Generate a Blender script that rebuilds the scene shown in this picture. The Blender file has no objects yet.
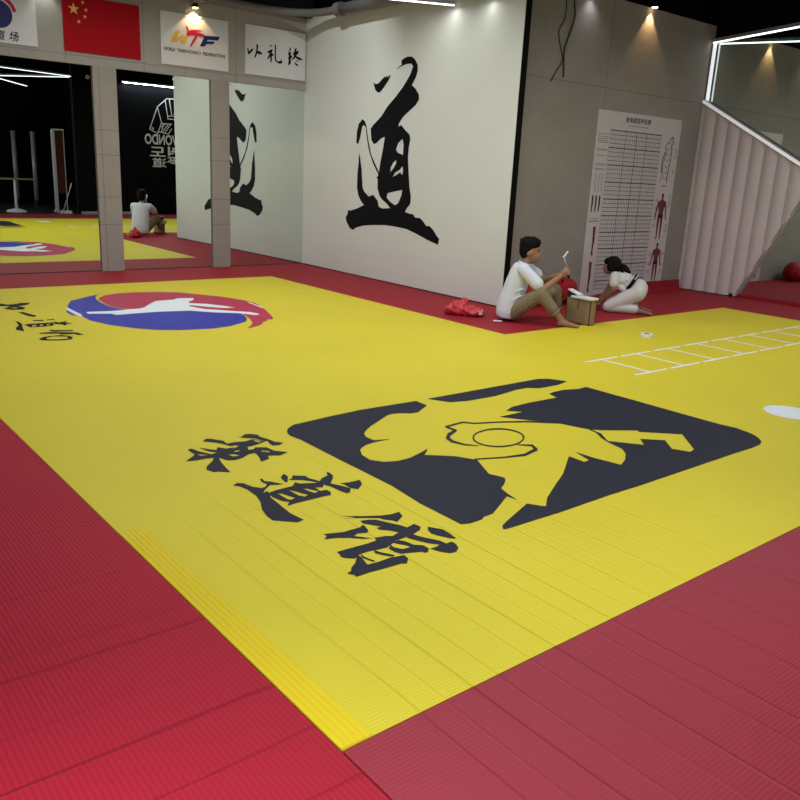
import bpy, bmesh, math, random
from mathutils import Vector, Matrix
from mathutils.geometry import tessellate_polygon
random.seed(7)
# outlines of the printed shapes, in metres in the plane each one lies in
TR = {
 'DAO': [[[[7.2637,2.8651],[7.2266,2.8895],[7.138,2.9101],[7.0483,2.9038],[6.9821,2.8655],[6.9267,2.8032],[6.9154,2.7292],[6.9442,2.6571],[7.0198,2.5642],[6.9397,2.5159],[6.8709,2.4462],[6.8607,2.3863],[6.9231,2.3209],[7.0701,2.2414],[7.1825,2.1747],[7.2562,2.0983],[7.2589,2.064],[7.2016,2.0821],[7.1173,2.0193],[7.0214,1.9648],[6.9981,1.903],[7.0216,1.81],[7.0236,1.7711],[7.029,1.6773],[7.0004,1.4894],[6.9664,1.3006],[6.9284,1.1911],[6.9309,1.0951],[7.0101,1.0258],[7.0332,0.9805],[6.9255,0.9668],[6.8594,0.9634],[6.8171,0.9263],[6.7135,0.9258],[6.6598,0.898],[6.5781,0.8361],[6.5156,0.8411],[6.4368,0.7972],[6.3561,0.7257],[6.3116,0.6952],[6.3291,0.6213],[6.5371,0.6616],[6.8,0.7263],[6.9888,0.7639],[7.2356,0.7767],[7.4613,0.7787],[7.7518,0.7557],[7.9922,0.7279],[8.1453,0.6891],[8.2376,0.6459],[8.3192,0.6749],[8.4044,0.7578],[8.4234,0.8101],[8.378,0.8669],[8.3651,0.9246],[8.3166,0.9154],[8.1607,0.9519],[7.9794,1.0154],[8.0594,1.0711],[8.1255,1.1454],[8.1626,1.2473],[8.1635,1.4191],[8.1429,1.5901],[8.1388,1.7254],[8.1104,1.6584],[8.0646,1.5073],[8.0247,1.2534],[7.9755,1.1959],[7.8665,1.1383],[7.7644,1.1673],[7.6569,1.0939],[7.6221,1.0118],[7.5342,0.9955],[7.365,1.0113],[7.4394,1.0648],[7.5572,1.1163],[7.6181,1.1631],[7.6678,1.2526],[7.6769,1.3855],[7.707,1.4011],[7.6708,1.4222],[7.6671,1.4522],[7.6538,1.4691],[7.6332,1.5849],[7.5878,1.7488],[7.5771,1.7974],[7.5504,1.9344],[7.6281,1.9183],[7.7379,1.8532],[7.7949,1.8415],[7.8567,1.8937],[7.881,2.0409],[7.826,2.0892],[7.6479,2.1989],[7.5175,2.3223],[7.362,2.4263],[7.2119,2.5427],[7.0683,2.686],[7.0132,2.7866],[7.0541,2.8217],[7.1565,2.8223],[7.2587,2.8018],[7.3748,2.7665],[7.3109,2.7975],[7.2549,2.8196]],[[7.1611,1.9075],[7.2506,1.8555],[7.2931,1.7761],[7.2549,1.7369],[7.1371,1.7069],[7.1339,1.8326]],[[7.2746,1.6411],[7.3404,1.6077],[7.3906,1.542],[7.3944,1.4804],[7.3343,1.5274],[7.2763,1.5931]],[[7.1338,1.5647],[7.197,1.5153],[7.2895,1.4804],[7.3346,1.4224],[7.2598,1.4492],[7.181,1.4838],[7.1302,1.4535],[7.1193,1.5175]],[[7.1176,1.2617],[7.271,1.2383],[7.4356,1.2056],[7.4539,1.1469],[7.3711,1.0936],[7.257,1.0559],[7.1907,1.0877],[7.1307,1.1885]]],[[[8.0814,2.171],[8.1679,2.1096],[8.2076,2.0102],[8.2136,1.851],[8.167,1.8394],[8.1266,1.9265],[8.0815,2.0756],[8.0526,2.0917],[8.0004,2.0665],[7.9648,1.9265],[7.9138,1.778],[7.88,1.7122],[7.7921,1.5812],[7.6728,1.452],[7.6544,1.4774],[7.7484,1.5822],[7.8437,1.6961],[7.8779,1.7701],[7.9411,1.9265],[7.98,2.0712],[8.0197,2.1373]]],[[[7.8627,2.6378],[7.804,2.6129],[7.7476,2.6165],[7.6401,2.6784],[7.5948,2.7023],[7.604,2.6765],[7.5461,2.712],[7.5574,2.6787],[7.4784,2.716],[7.5016,2.6635],[7.6178,2.5605],[7.6975,2.5043],[7.7539,2.5034],[7.8074,2.5372]]]],
 'EMBLEM': [[[[1.303,2.415],[1.332,2.451],[1.369,2.478],[1.406,2.498],[1.44,2.501],[1.686,2.529],[1.934,2.548],[2.394,2.53],[2.387,2.407],[2.23,2.316],[2.173,2.318],[2.113,2.358],[2.06,2.373],[2.01,2.362],[1.937,2.32],[1.79,2.24],[1.71,2.183],[1.665,2.143],[1.638,2.087],[1.641,2.014],[1.742,1.983],[1.633,1.985],[1.553,1.972],[1.507,1.948],[1.473,1.922],[1.434,1.85],[1.424,1.764],[1.469,1.7],[1.543,1.672],[1.629,1.675],[1.771,1.722],[1.816,1.745],[1.785,1.713],[1.729,1.67],[1.727,1.671],[1.798,1.617],[1.866,1.56],[1.926,1.456],[1.829,1.268],[1.859,1.188],[1.842,1.16],[1.79,1.121],[1.737,1.091],[1.713,1.021],[1.695,0.937],[1.686,1.002],[1.478,0.892],[1.415,0.888],[1.387,0.872],[1.31,0.87],[1.27,0.886],[1.267,1.165],[1.292,1.409],[1.286,1.848],[1.285,2.243],[1.27,2.327],[1.281,2.372]]],[[[2.494,2.531],[3.641,2.536],[3.728,2.489],[3.79,2.371],[3.638,2.332],[3.479,2.333],[3.42,2.34],[3.354,2.389],[3.236,2.39],[2.982,2.346],[2.712,2.351],[2.578,2.387]]],[[[3.371,2.19],[3.448,2.21],[3.562,2.21],[3.534,2.225],[3.689,2.172],[3.786,2.184],[3.797,1.711],[3.8,1.328],[3.807,1.097],[3.827,0.996],[3.807,0.902],[3.782,0.842],[3.744,0.796],[3.699,0.755],[3.635,0.732],[3.522,0.723],[3.343,0.727],[2.387,0.726],[2.144,0.732],[1.758,0.728],[1.403,0.738],[1.392,0.745],[1.416,0.772],[1.461,0.793],[1.703,0.886],[1.739,0.829],[1.756,0.813],[1.841,0.88],[2.025,0.98],[2.17,1.055],[2.337,1.167],[2.421,1.222],[2.421,1.115],[2.467,1.117],[2.512,1.253],[2.525,1.128],[2.563,0.973],[2.653,1.011],[2.743,1.072],[2.8,1.139],[2.828,1.26],[2.861,1.336],[2.915,1.416],[2.934,1.493],[2.908,1.551],[2.869,1.665],[2.744,1.817],[2.626,1.97],[2.853,1.969],[2.769,2.044],[2.876,2.09],[3.05,2.103],[3.346,2.095]],[[2.944,1.473],[3.005,1.423],[3.194,1.307],[3.176,1.285],[3.379,1.109],[3.175,0.899],[3.113,0.888],[3.066,0.978],[3.174,1.096],[3.059,1.196],[2.981,1.113],[2.847,1.274],[2.933,1.392]]],[[[2.307,1.509],[2.368,1.448],[2.396,1.472],[2.32,1.521]]],[[[2.37,1.464],[2.318,1.38],[2.36,1.4],[2.397,1.477]]],[[[2.373,1.424],[2.222,1.384],[2.2,1.355],[2.341,1.385]]],[[[2.24,1.384],[2.089,1.413],[2.073,1.397],[2.211,1.356]]],[[[2.095,1.411],[1.927,1.477],[1.914,1.463],[2.079,1.395]]],[[[2.926,1.644],[2.73,1.808],[2.707,1.787],[2.909,1.63]]],[[[2.735,1.805],[2.556,1.897],[2.537,1.878],[2.712,1.784]]],[[[2.561,1.894],[2.388,1.96],[2.37,1.942],[2.543,1.876]]],[[[2.392,1.957],[2.347,2.017],[2.325,1.996],[2.374,1.939]]],[[[2.351,2.016],[2.184,2.001],[2.165,1.976],[2.334,1.994]]],[[[2.167,1.983],[2.17,1.89],[2.194,1.91],[2.191,2.004]]],[[[2.202,1.926],[2.088,1.879],[2.062,1.833],[2.182,1.892]]],[[[2.106,1.891],[2.028,1.825],[2.025,1.796],[2.104,1.861]]],[[[2.025,1.822],[2.002,1.742],[2.032,1.762],[2.07,1.853]]],[[[2.003,1.752],[2.034,1.672],[2.05,1.687],[2.035,1.781]]],[[[2.032,1.676],[2.095,1.62],[2.102,1.626],[2.048,1.692]]],[[[2.446,1.583],[2.427,1.568],[2.407,1.555],[2.385,1.543],[2.362,1.534],[2.338,1.526],[2.314,1.522],[2.289,1.52],[2.266,1.52],[2.243,1.522],[2.221,1.527],[2.201,1.535],[2.183,1.544],[2.167,1.555],[2.153,1.569],[2.142,1.583],[2.133,1.6],[2.128,1.617],[2.125,1.635],[2.125,1.654],[2.129,1.673],[2.135,1.693],[2.144,1.711],[2.157,1.73],[2.172,1.747],[2.189,1.763],[2.209,1.778],[2.23,1.791],[2.253,1.802],[2.278,1.81],[2.303,1.816],[2.328,1.82],[2.353,1.82],[2.378,1.818],[2.401,1.814],[2.423,1.806],[2.443,1.797],[2.46,1.784],[2.475,1.77],[2.487,1.754],[2.495,1.736],[2.501,1.718],[2.502,1.698],[2.501,1.678],[2.496,1.658],[2.488,1.638],[2.477,1.619],[2.463,1.6]],[[2.438,1.588],[2.422,1.575],[2.403,1.563],[2.383,1.553],[2.363,1.545],[2.341,1.539],[2.319,1.535],[2.297,1.534],[2.275,1.534],[2.254,1.537],[2.234,1.542],[2.215,1.549],[2.198,1.558],[2.182,1.569],[2.169,1.581],[2.158,1.595],[2.15,1.61],[2.144,1.626],[2.14,1.642],[2.14,1.659],[2.143,1.677],[2.148,1.694],[2.156,1.711],[2.166,1.727],[2.18,1.742],[2.195,1.757],[2.213,1.769],[2.232,1.78],[2.253,1.789],[2.275,1.797],[2.297,1.801],[2.32,1.804],[2.343,1.804],[2.366,1.802],[2.387,1.797],[2.407,1.79],[2.426,1.78],[2.442,1.769],[2.457,1.756],[2.468,1.741],[2.477,1.725],[2.482,1.708],[2.485,1.69],[2.484,1.672],[2.481,1.654],[2.474,1.636],[2.465,1.619],[2.453,1.603]]]],
 'CHARS': [[[[[0.803,2.49],[0.838,2.522],[0.86,2.514],[0.908,2.44],[0.9,2.402],[0.913,2.377],[0.95,2.36],[0.924,2.339],[0.896,2.343],[0.878,2.398],[0.853,2.438],[0.813,2.479]]],[[[1.004,2.459],[1.025,2.455],[1.064,2.483],[1.092,2.475],[1.122,2.441],[1.115,2.401],[1.133,2.346],[1.143,2.281],[1.176,2.241],[1.14,2.221],[1.1,2.228],[1.098,2.259],[1.113,2.312],[1.088,2.352],[1.071,2.393],[1.021,2.433]]],[[[0.903,2.388],[0.951,2.389],[1.004,2.372],[1.057,2.384],[1.091,2.33],[1.109,2.319],[1.056,2.296],[0.984,2.28],[0.952,2.305],[0.929,2.335],[0.9,2.353]],[[1.056,2.367],[1.083,2.33],[1.066,2.315],[1.05,2.342]]],[[[0.59,2.246],[0.674,2.313],[0.675,2.405],[0.7,2.413],[0.715,2.353],[0.751,2.278],[0.813,2.286],[0.894,2.296],[0.936,2.319],[0.982,2.304],[0.95,2.239],[0.981,2.232],[1.001,2.255],[1.054,2.224],[1.063,2.158],[1.084,2.129],[1.115,2.096],[1.05,2.072],[1.011,2.096],[0.989,2.098],[0.978,2.059],[0.918,2.04],[0.947,2.124],[0.957,2.175],[0.919,2.175],[0.863,2.141],[0.814,2.133],[0.779,2.148],[0.764,2.19],[0.76,2.21],[0.739,2.14],[0.722,2.053],[0.711,1.984],[0.661,2.029],[0.642,2.031],[0.626,2.082],[0.652,2.128],[0.709,2.18],[0.736,2.219],[0.691,2.23],[0.643,2.231]],[[1.005,2.193],[1.04,2.16],[1.027,2.144],[0.998,2.174]],[[0.824,2.228],[0.857,2.213],[0.867,2.177],[0.83,2.19]],[[0.875,2.26],[0.905,2.261],[0.903,2.243],[0.873,2.243]],[[0.689,2.313],[0.705,2.303],[0.733,2.272],[0.69,2.285]]],[[[0.741,2.408],[0.762,2.376],[0.802,2.321],[0.829,2.36],[0.859,2.317],[0.909,2.311],[0.865,2.285],[0.819,2.282],[0.785,2.287],[0.756,2.332]]]],[[[[0.794,1.835],[0.802,1.826],[0.795,1.795],[0.819,1.77],[0.848,1.723],[0.851,1.711],[0.824,1.718],[0.792,1.735],[0.761,1.711],[0.741,1.695],[0.715,1.666],[0.744,1.675],[0.738,1.642],[0.717,1.601],[0.709,1.502],[0.699,1.4],[0.708,1.33],[0.711,1.304],[0.674,1.297],[0.593,1.373],[0.596,1.426],[0.612,1.498],[0.649,1.575],[0.669,1.65],[0.672,1.739],[0.661,1.793],[0.638,1.826],[0.673,1.842],[0.696,1.822],[0.711,1.761],[0.738,1.725],[0.764,1.728],[0.785,1.753],[0.778,1.776],[0.78,1.804]]],[[[0.923,1.829],[0.927,1.812],[0.924,1.784],[0.882,1.721],[0.874,1.726],[0.884,1.789]]],[[[0.909,1.753],[0.925,1.749],[0.952,1.787],[1.003,1.745],[1.0,1.716],[1.026,1.65],[1.05,1.675],[1.101,1.694],[1.125,1.741],[1.131,1.716],[1.125,1.679],[1.099,1.644],[1.054,1.597],[1.078,1.55],[1.1,1.493],[1.073,1.456],[1.047,1.448],[1.038,1.493],[1.03,1.567],[1.02,1.586],[1.013,1.629],[0.985,1.676],[0.96,1.707],[0.908,1.74]]],[[[1.094,1.574],[1.144,1.558],[1.205,1.558],[1.179,1.505],[1.125,1.462],[1.102,1.492],[1.102,1.55]]],[[[0.913,1.701],[0.925,1.674],[0.992,1.642],[1.022,1.633],[1.014,1.599],[0.994,1.574],[0.959,1.592],[0.955,1.542],[0.989,1.539],[0.993,1.508],[0.973,1.475],[0.926,1.478],[0.856,1.478],[0.768,1.479],[0.73,1.472],[0.761,1.507],[0.738,1.539],[0.725,1.597],[0.728,1.631],[0.746,1.656],[0.792,1.664],[0.877,1.666]],[[0.768,1.623],[0.783,1.614],[0.809,1.534],[0.783,1.525],[0.772,1.54]],[[0.833,1.628],[0.849,1.609],[0.881,1.533],[0.857,1.522],[0.84,1.55]],[[0.901,1.613],[0.919,1.598],[0.948,1.543],[0.922,1.535],[0.91,1.561]]]],[[[[0.872,1.251],[0.953,1.196],[1.028,1.155],[1.075,1.142],[1.122,1.143],[1.106,1.097],[1.046,1.062],[1.035,1.087],[1.01,1.114],[1.005,1.134],[0.96,1.167],[0.868,1.222],[0.921,1.2]]],[[[0.913,1.161],[0.959,1.147],[0.981,1.13],[1.009,1.076],[1.037,1.023],[1.048,0.984],[1.011,0.948],[0.979,0.977],[0.963,1.009],[0.931,1.038],[0.929,1.062],[0.955,1.061],[0.92,1.114],[0.908,1.13]]],[[[1.048,0.992],[1.095,1.005],[1.101,0.966],[1.078,0.942],[1.024,0.925],[0.966,0.919],[0.924,0.918],[0.879,0.898],[0.853,0.887],[0.817,0.891],[0.772,0.9],[0.722,0.9],[0.682,0.88],[0.658,0.899],[0.643,0.92],[0.652,0.946],[0.654,0.967],[0.701,0.967],[0.805,0.961],[0.854,0.964],[0.862,0.988],[0.911,0.977],[0.938,0.96],[0.992,0.976]]],[[[0.701,1.136],[0.75,1.119],[0.786,1.106],[0.873,1.106],[0.898,1.121],[0.899,1.105],[0.882,1.055],[0.862,1.046],[0.827,1.061],[0.799,1.05],[0.853,0.989],[0.814,1.008],[0.775,1.044],[0.727,1.076],[0.677,1.092],[0.704,1.113]]],[[[1.024,0.925],[1.031,0.896],[1.078,0.812],[1.083,0.778],[1.115,0.778],[1.114,0.75],[1.098,0.719],[1.067,0.698],[1.035,0.702],[1.01,0.736],[0.993,0.779],[1.034,0.779],[1.052,0.787],[1.025,0.816],[0.996,0.871],[0.978,0.916]]],[[[0.933,0.915],[0.95,0.891],[0.96,0.845],[0.991,0.817],[0.99,0.783],[0.969,0.763],[0.95,0.762],[0.949,0.776],[0.895,0.799],[0.864,0.81],[0.851,0.834],[0.851,0.875],[0.879,0.898],[0.875,0.873],[0.895,0.839],[0.934,0.834],[0.93,0.858],[0.896,0.908]]],[[[0.71,0.901],[0.709,0.875],[0.692,0.81],[0.738,0.805],[0.803,0.807],[0.847,0.797],[0.865,0.795],[0.861,0.762],[0.829,0.731],[0.81,0.744],[0.749,0.747],[0.663,0.755],[0.645,0.755],[0.597,0.755],[0.601,0.772],[0.582,0.795],[0.608,0.804],[0.623,0.824],[0.657,0.846]]],[[[0.791,0.899],[0.8,0.868],[0.823,0.833],[0.833,0.813],[0.817,0.808],[0.793,0.843],[0.777,0.873]]],[[[0.724,0.903],[0.722,0.867],[0.736,0.819],[0.727,0.815],[0.71,0.868]]],[[[1.124,0.946],[1.132,0.938],[1.163,0.89],[1.162,0.85],[1.151,0.788],[1.131,0.807],[1.104,0.858],[1.094,0.887],[1.103,0.918]]]]],
 'SMALLTEXT': [[[[0.871,7.47],[0.974,7.461],[1.02,7.359],[1.107,7.373],[1.154,7.414],[1.248,7.401],[1.199,7.286],[1.094,7.23],[1.124,7.121],[1.093,7.03],[0.985,7.037],[0.926,7.124],[1.019,7.261],[0.934,7.296],[0.843,7.35]],[[0.997,7.173],[1.074,7.157],[1.026,7.106]]],[[[0.995,6.879],[1.039,6.891],[1.102,6.625],[1.056,6.58],[1.022,6.66]]],[[[0.848,6.441],[0.874,6.395],[0.87,6.263],[0.845,6.176],[0.796,5.929],[0.756,6.027],[0.773,6.113],[0.827,6.217],[0.848,6.359]]],[[[1.001,6.442],[1.022,6.418],[1.094,6.4],[1.072,6.341],[0.998,6.374]]],[[[1.118,6.404],[1.199,6.41],[1.174,6.365],[1.112,6.364]]],[[[0.872,6.229],[0.923,6.259],[1.137,6.243],[1.093,6.096],[0.999,6.073],[0.888,6.092],[0.885,6.158]],[[0.927,6.178],[0.975,6.195],[0.943,6.119],[0.914,6.119]],[[0.996,6.173],[1.027,6.185],[1.002,6.118],[0.977,6.116]],[[1.055,6.172],[1.087,6.185],[1.063,6.123],[1.039,6.127]]],[[[1.155,6.303],[1.173,6.214],[1.268,6.267],[1.222,6.191],[1.285,6.143],[1.223,6.123],[1.179,6.057],[1.169,6.128],[1.12,6.15]]],[[[1.004,5.925],[1.021,5.892],[1.18,5.818],[1.157,5.779],[1.009,5.817],[0.989,5.857]]],[[[0.883,5.815],[0.976,5.814],[1.121,5.734],[1.167,5.712],[1.196,5.589],[1.139,5.593],[1.138,5.653],[1.027,5.67],[1.021,5.72],[0.882,5.774]]],[[[0.81,5.558],[0.858,5.621],[0.906,5.644],[1.02,5.649],[1.071,5.578],[1.077,5.516],[1.035,5.433],[0.945,5.437],[0.857,5.479],[0.809,5.519]],[[0.877,5.583],[0.95,5.623],[1.045,5.561],[1.025,5.483],[0.958,5.481],[0.869,5.519]]]],
 'SWIRL_BLUE': [[[[2.154,7.753],[2.043,7.678],[1.913,7.589],[1.733,7.437],[1.646,7.364],[1.532,7.1],[1.483,6.923],[1.48,6.532],[1.464,6.441],[1.457,6.211],[1.539,5.927],[1.685,5.685],[1.822,5.536],[2.008,5.434],[2.097,5.416],[2.303,5.376],[2.512,5.419],[2.699,5.528],[2.77,5.583],[2.828,5.673],[2.883,5.805],[2.924,5.975],[2.712,6.162],[2.528,6.338],[2.235,6.414],[2.022,6.457],[1.962,6.664],[1.892,6.851],[1.893,7.159],[1.923,7.384],[1.961,7.514],[2.035,7.657]]],[[[1.44,6.845],[1.436,6.753],[1.436,6.462],[1.398,6.541],[1.399,6.704]]]],
 'SWIRL_RED': [[[[1.938,7.356],[1.994,7.468],[2.102,7.608],[2.267,7.687],[2.484,7.702],[2.728,7.636],[2.953,7.515],[3.025,7.401],[3.245,7.075],[3.371,6.734],[3.394,6.5],[3.289,6.118],[3.148,5.736],[3.078,5.581],[3.027,5.558],[3.027,5.603],[2.954,5.501],[2.913,5.493],[2.832,5.382],[2.768,5.327],[2.655,5.271],[2.592,5.243],[2.721,5.39],[2.787,5.488],[2.85,5.637],[2.897,5.799],[2.931,5.972],[2.712,6.162],[2.528,6.338],[2.27,6.496],[2.115,6.61],[1.972,6.689],[1.905,6.866],[1.913,7.151]]]],
 'SWIRL_WHITE': [[[[1.574,6.647],[1.595,6.657],[1.805,6.615],[2.098,6.647],[2.176,6.684],[2.323,6.88],[2.458,7.041],[2.669,7.046],[2.773,7.118],[2.664,7.048],[2.745,7.129],[2.913,7.063],[2.847,6.942],[2.758,6.866],[2.722,6.772],[2.871,6.658],[2.997,6.447],[3.04,6.325],[2.925,6.342],[2.779,6.505],[2.675,6.652],[2.635,6.585],[2.709,6.361],[2.881,6.189],[3.052,6.018],[3.092,5.874],[3.022,5.838],[2.908,6.011],[2.704,6.147],[2.528,6.338],[2.228,6.397],[1.999,6.401],[1.78,6.385],[1.752,6.47],[1.56,6.552],[1.555,6.591]]],[[[1.489,6.989],[1.49,6.92],[1.486,6.548],[1.469,6.448],[1.435,6.481],[1.442,6.769],[1.445,6.862]]],[[[3.334,6.602],[3.358,6.57],[3.315,6.179],[3.293,6.189],[3.323,6.474]]]],
 'SIGN_BRUSH': [[[[4.9785,3.0767],[5.0001,3.0773],[5.0064,3.0327],[5.0295,3.0513],[5.0526,3.0753],[5.0783,3.0806],[5.0705,3.051],[5.0422,3.0264],[5.0127,2.9943],[4.996,2.9944]]],[[[5.1299,3.1484],[5.1571,3.1412],[5.1519,3.0875],[5.1454,3.0463],[5.1325,3.0],[5.1117,2.9613],[5.091,2.9653],[5.1131,3.0137],[5.126,3.0737]]],[[[5.1299,3.0508],[5.1675,3.0596],[5.2157,3.0441],[5.221,3.0233],[5.1949,3.0117],[5.1545,3.0197],[5.1325,3.032]]],[[[5.3375,3.1531],[5.3838,3.161],[5.3905,3.1469],[5.3508,3.1387]]],[[[5.3049,3.0634],[5.3246,3.0819],[5.3907,3.1114],[5.3975,3.0961],[5.3777,3.0614],[5.4138,3.0387],[5.4046,3.0214],[5.3846,3.0191],[5.3785,2.9318],[5.3559,2.9292],[5.3555,3.0048],[5.3251,2.9689],[5.2987,2.9605],[5.3315,3.0236],[5.3446,3.052],[5.3076,3.0508]]],[[[5.4302,3.1808],[5.4503,3.1726],[5.4487,3.0266],[5.4517,2.9727],[5.4855,2.9548],[5.5326,2.9711],[5.5391,2.9992],[5.5599,2.9524],[5.5398,2.9283],[5.4924,2.9284],[5.4385,2.9549],[5.4248,2.9913]]],[[[5.68,3.1741],[5.7006,3.1657],[5.701,3.1385],[5.6673,3.0962],[5.7151,3.1128],[5.6951,3.0666],[5.7226,3.0644],[5.723,3.037],[5.7025,3.0236],[5.7034,2.9577],[5.6695,2.9208],[5.6529,2.93],[5.6685,2.9977],[5.6547,3.0071],[5.6678,3.0525],[5.651,3.0833],[5.6737,3.1297]]],[[[5.7762,3.1751],[5.804,3.1675],[5.7907,3.1329],[5.8391,3.1388],[5.8327,3.1105],[5.7917,3.0671],[5.8476,3.0515],[5.9038,3.0359],[5.8901,3.0177],[5.8342,3.0168],[5.7782,3.0434],[5.7372,3.0056],[5.7166,3.0032],[5.7571,3.063],[5.7361,3.0825],[5.763,3.1296]]],[[[5.7925,3.012],[5.8346,2.9947],[5.8139,2.9813]]],[[[5.7583,2.9805],[5.8283,2.9496],[5.819,2.9242],[5.7797,2.9442]]]],
 'W_GOLD': [[[[3.9094,3.1604],[3.9775,3.1634],[3.9238,3.0709],[3.9888,3.1067],[4.0336,3.1287],[4.0121,3.0725],[4.0626,3.1413],[4.0879,3.1147],[4.0363,3.0107],[3.9708,3.0236],[3.9863,3.0691],[3.9197,3.0245],[3.8346,3.01]]]],
 'T_RED': [[[[4.0563,3.231],[4.0737,3.2396],[4.0917,3.2111],[4.0982,3.1834],[4.1419,3.1992],[4.2294,3.211],[4.3026,3.2059],[4.273,3.1956],[4.1995,3.1795],[4.2653,3.1757],[4.3313,3.1618],[4.3232,3.1228],[4.2277,3.133],[4.1898,3.0678],[4.1223,2.9838],[4.1079,2.9883],[4.146,3.0622],[4.1957,3.1376],[4.1112,3.1228],[4.0705,3.1124],[4.0656,3.1454],[4.0808,3.176],[4.0627,3.2009]]]],
 'F_BLUE': [[[[4.3311,3.1517],[4.5561,3.1659],[4.5281,3.1136],[4.3748,3.1041],[4.3565,3.0828],[4.4795,3.0946],[4.4563,3.0572],[4.3589,3.0488],[4.3166,3.0104],[4.2545,3.0103],[4.285,3.061]]]],
 'DOBOK': [[[8.861,3.121],[8.58,2.885],[8.34,2.284],[8.57,2.183],[8.689,2.479],[8.58,2.885]],[[8.572,2.235],[8.879,2.19],[8.98,2.327]],[[8.861,3.121],[9.027,3.127]],[[8.812,3.066],[8.882,2.592],[9.011,2.589]],[[8.932,3.119],[8.991,2.717]],[[8.885,2.666],[9.014,2.676]],[[8.697,2.458],[8.984,2.457]],[[8.714,2.244],[8.887,2.45]],[[8.785,2.227],[8.959,2.456]],[[8.685,2.372],[8.792,2.444]],[[8.681,2.242],[8.744,2.44]]]
}
CAM = {'lens': 36.3963, 'r': [0.775569, -0.629401, 0.048449], 'u': [0.135309, 0.240714, 0.961118], 'f': [0.616591, 0.738858, -0.271854], 'c': [-1.088862, -1.47287, 1.5]}
EXPOSURE = 0.15
L_REAR, L_SIDE, L_TRACK, L_LOGO, L_SPOT = 140, 90, 7, 30, 55
CEIL_FILL = [(1.8,1.6,3.0,'X',52,170),(1.6,5.2,3.0,'X',48,170),(4.2,3.4,3.0,'Y',48,170),(7.2,2.2,3.0,'X',46,170),(3.0,7.6,3.0,'X',42,170),(-2.0,-.9,2.4,'X',60,58),(1.0,-.5,2.4,'X',14,80)]

COL = bpy.context.scene.collection
V = Vector
XD, YM, YC, XM = 5.99, 9.625, 5.355, 10.02     # calligraphy wall, mirror wall, concrete wall, right mirror
ZC = 4.50                                       # black ceiling

# ------------------------------------------------------------------ materials
def mat(name, color, rough=0.6, metal=0.0, spec=0.25, emit=None, strength=0.0, noise=0.0, nscale=3.0, bump=0.0, bscale=60.0, sheen=0.0):
    m = bpy.data.materials.new(name); m.use_nodes = True
    nt = m.node_tree; b = nt.nodes['Principled BSDF']
    b.inputs['Base Color'].default_value = (*color, 1)
    b.inputs['Roughness'].default_value = rough
    b.inputs['Metallic'].default_value = metal
    b.inputs['Specular IOR Level'].default_value = spec
    if emit:
        b.inputs['Emission Color'].default_value = (*emit, 1); b.inputs['Emission Strength'].default_value = strength
    tc = nt.nodes.new('ShaderNodeTexCoord')
    if noise > 0:
        n = nt.nodes.new('ShaderNodeTexNoise'); n.inputs['Scale'].default_value = nscale; n.inputs['Detail'].default_value = 6
        nt.links.new(tc.outputs['Object'], n.inputs['Vector'])
        r = nt.nodes.new('ShaderNodeMapRange'); r.inputs['From Min'].default_value = .25; r.inputs['From Max'].default_value = .75
        r.inputs['To Min'].default_value = 1 - noise; r.inputs['To Max'].default_value = 1 + noise
        nt.links.new(n.outputs['Fac'], r.inputs['Value'])
        mx = nt.nodes.new('ShaderNodeVectorMath'); mx.operation = 'SCALE'; mx.inputs[0].default_value = color
        nt.links.new(r.outputs['Result'], mx.inputs['Scale']); nt.links.new(mx.outputs['Vector'], b.inputs['Base Color'])
    if bump > 0:
        n2 = nt.nodes.new('ShaderNodeTexNoise'); n2.inputs['Scale'].default_value = bscale; n2.inputs['Detail'].default_value = 4
        nt.links.new(tc.outputs['Object'], n2.inputs['Vector'])
        bp = nt.nodes.new('ShaderNodeBump'); bp.inputs['Strength'].default_value = bump; bp.inputs['Distance'].default_value = .01
        nt.links.new(n2.outputs['Fac'], bp.inputs['Height']); nt.links.new(bp.outputs['Normal'], b.inputs['Normal'])
    return m

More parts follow.
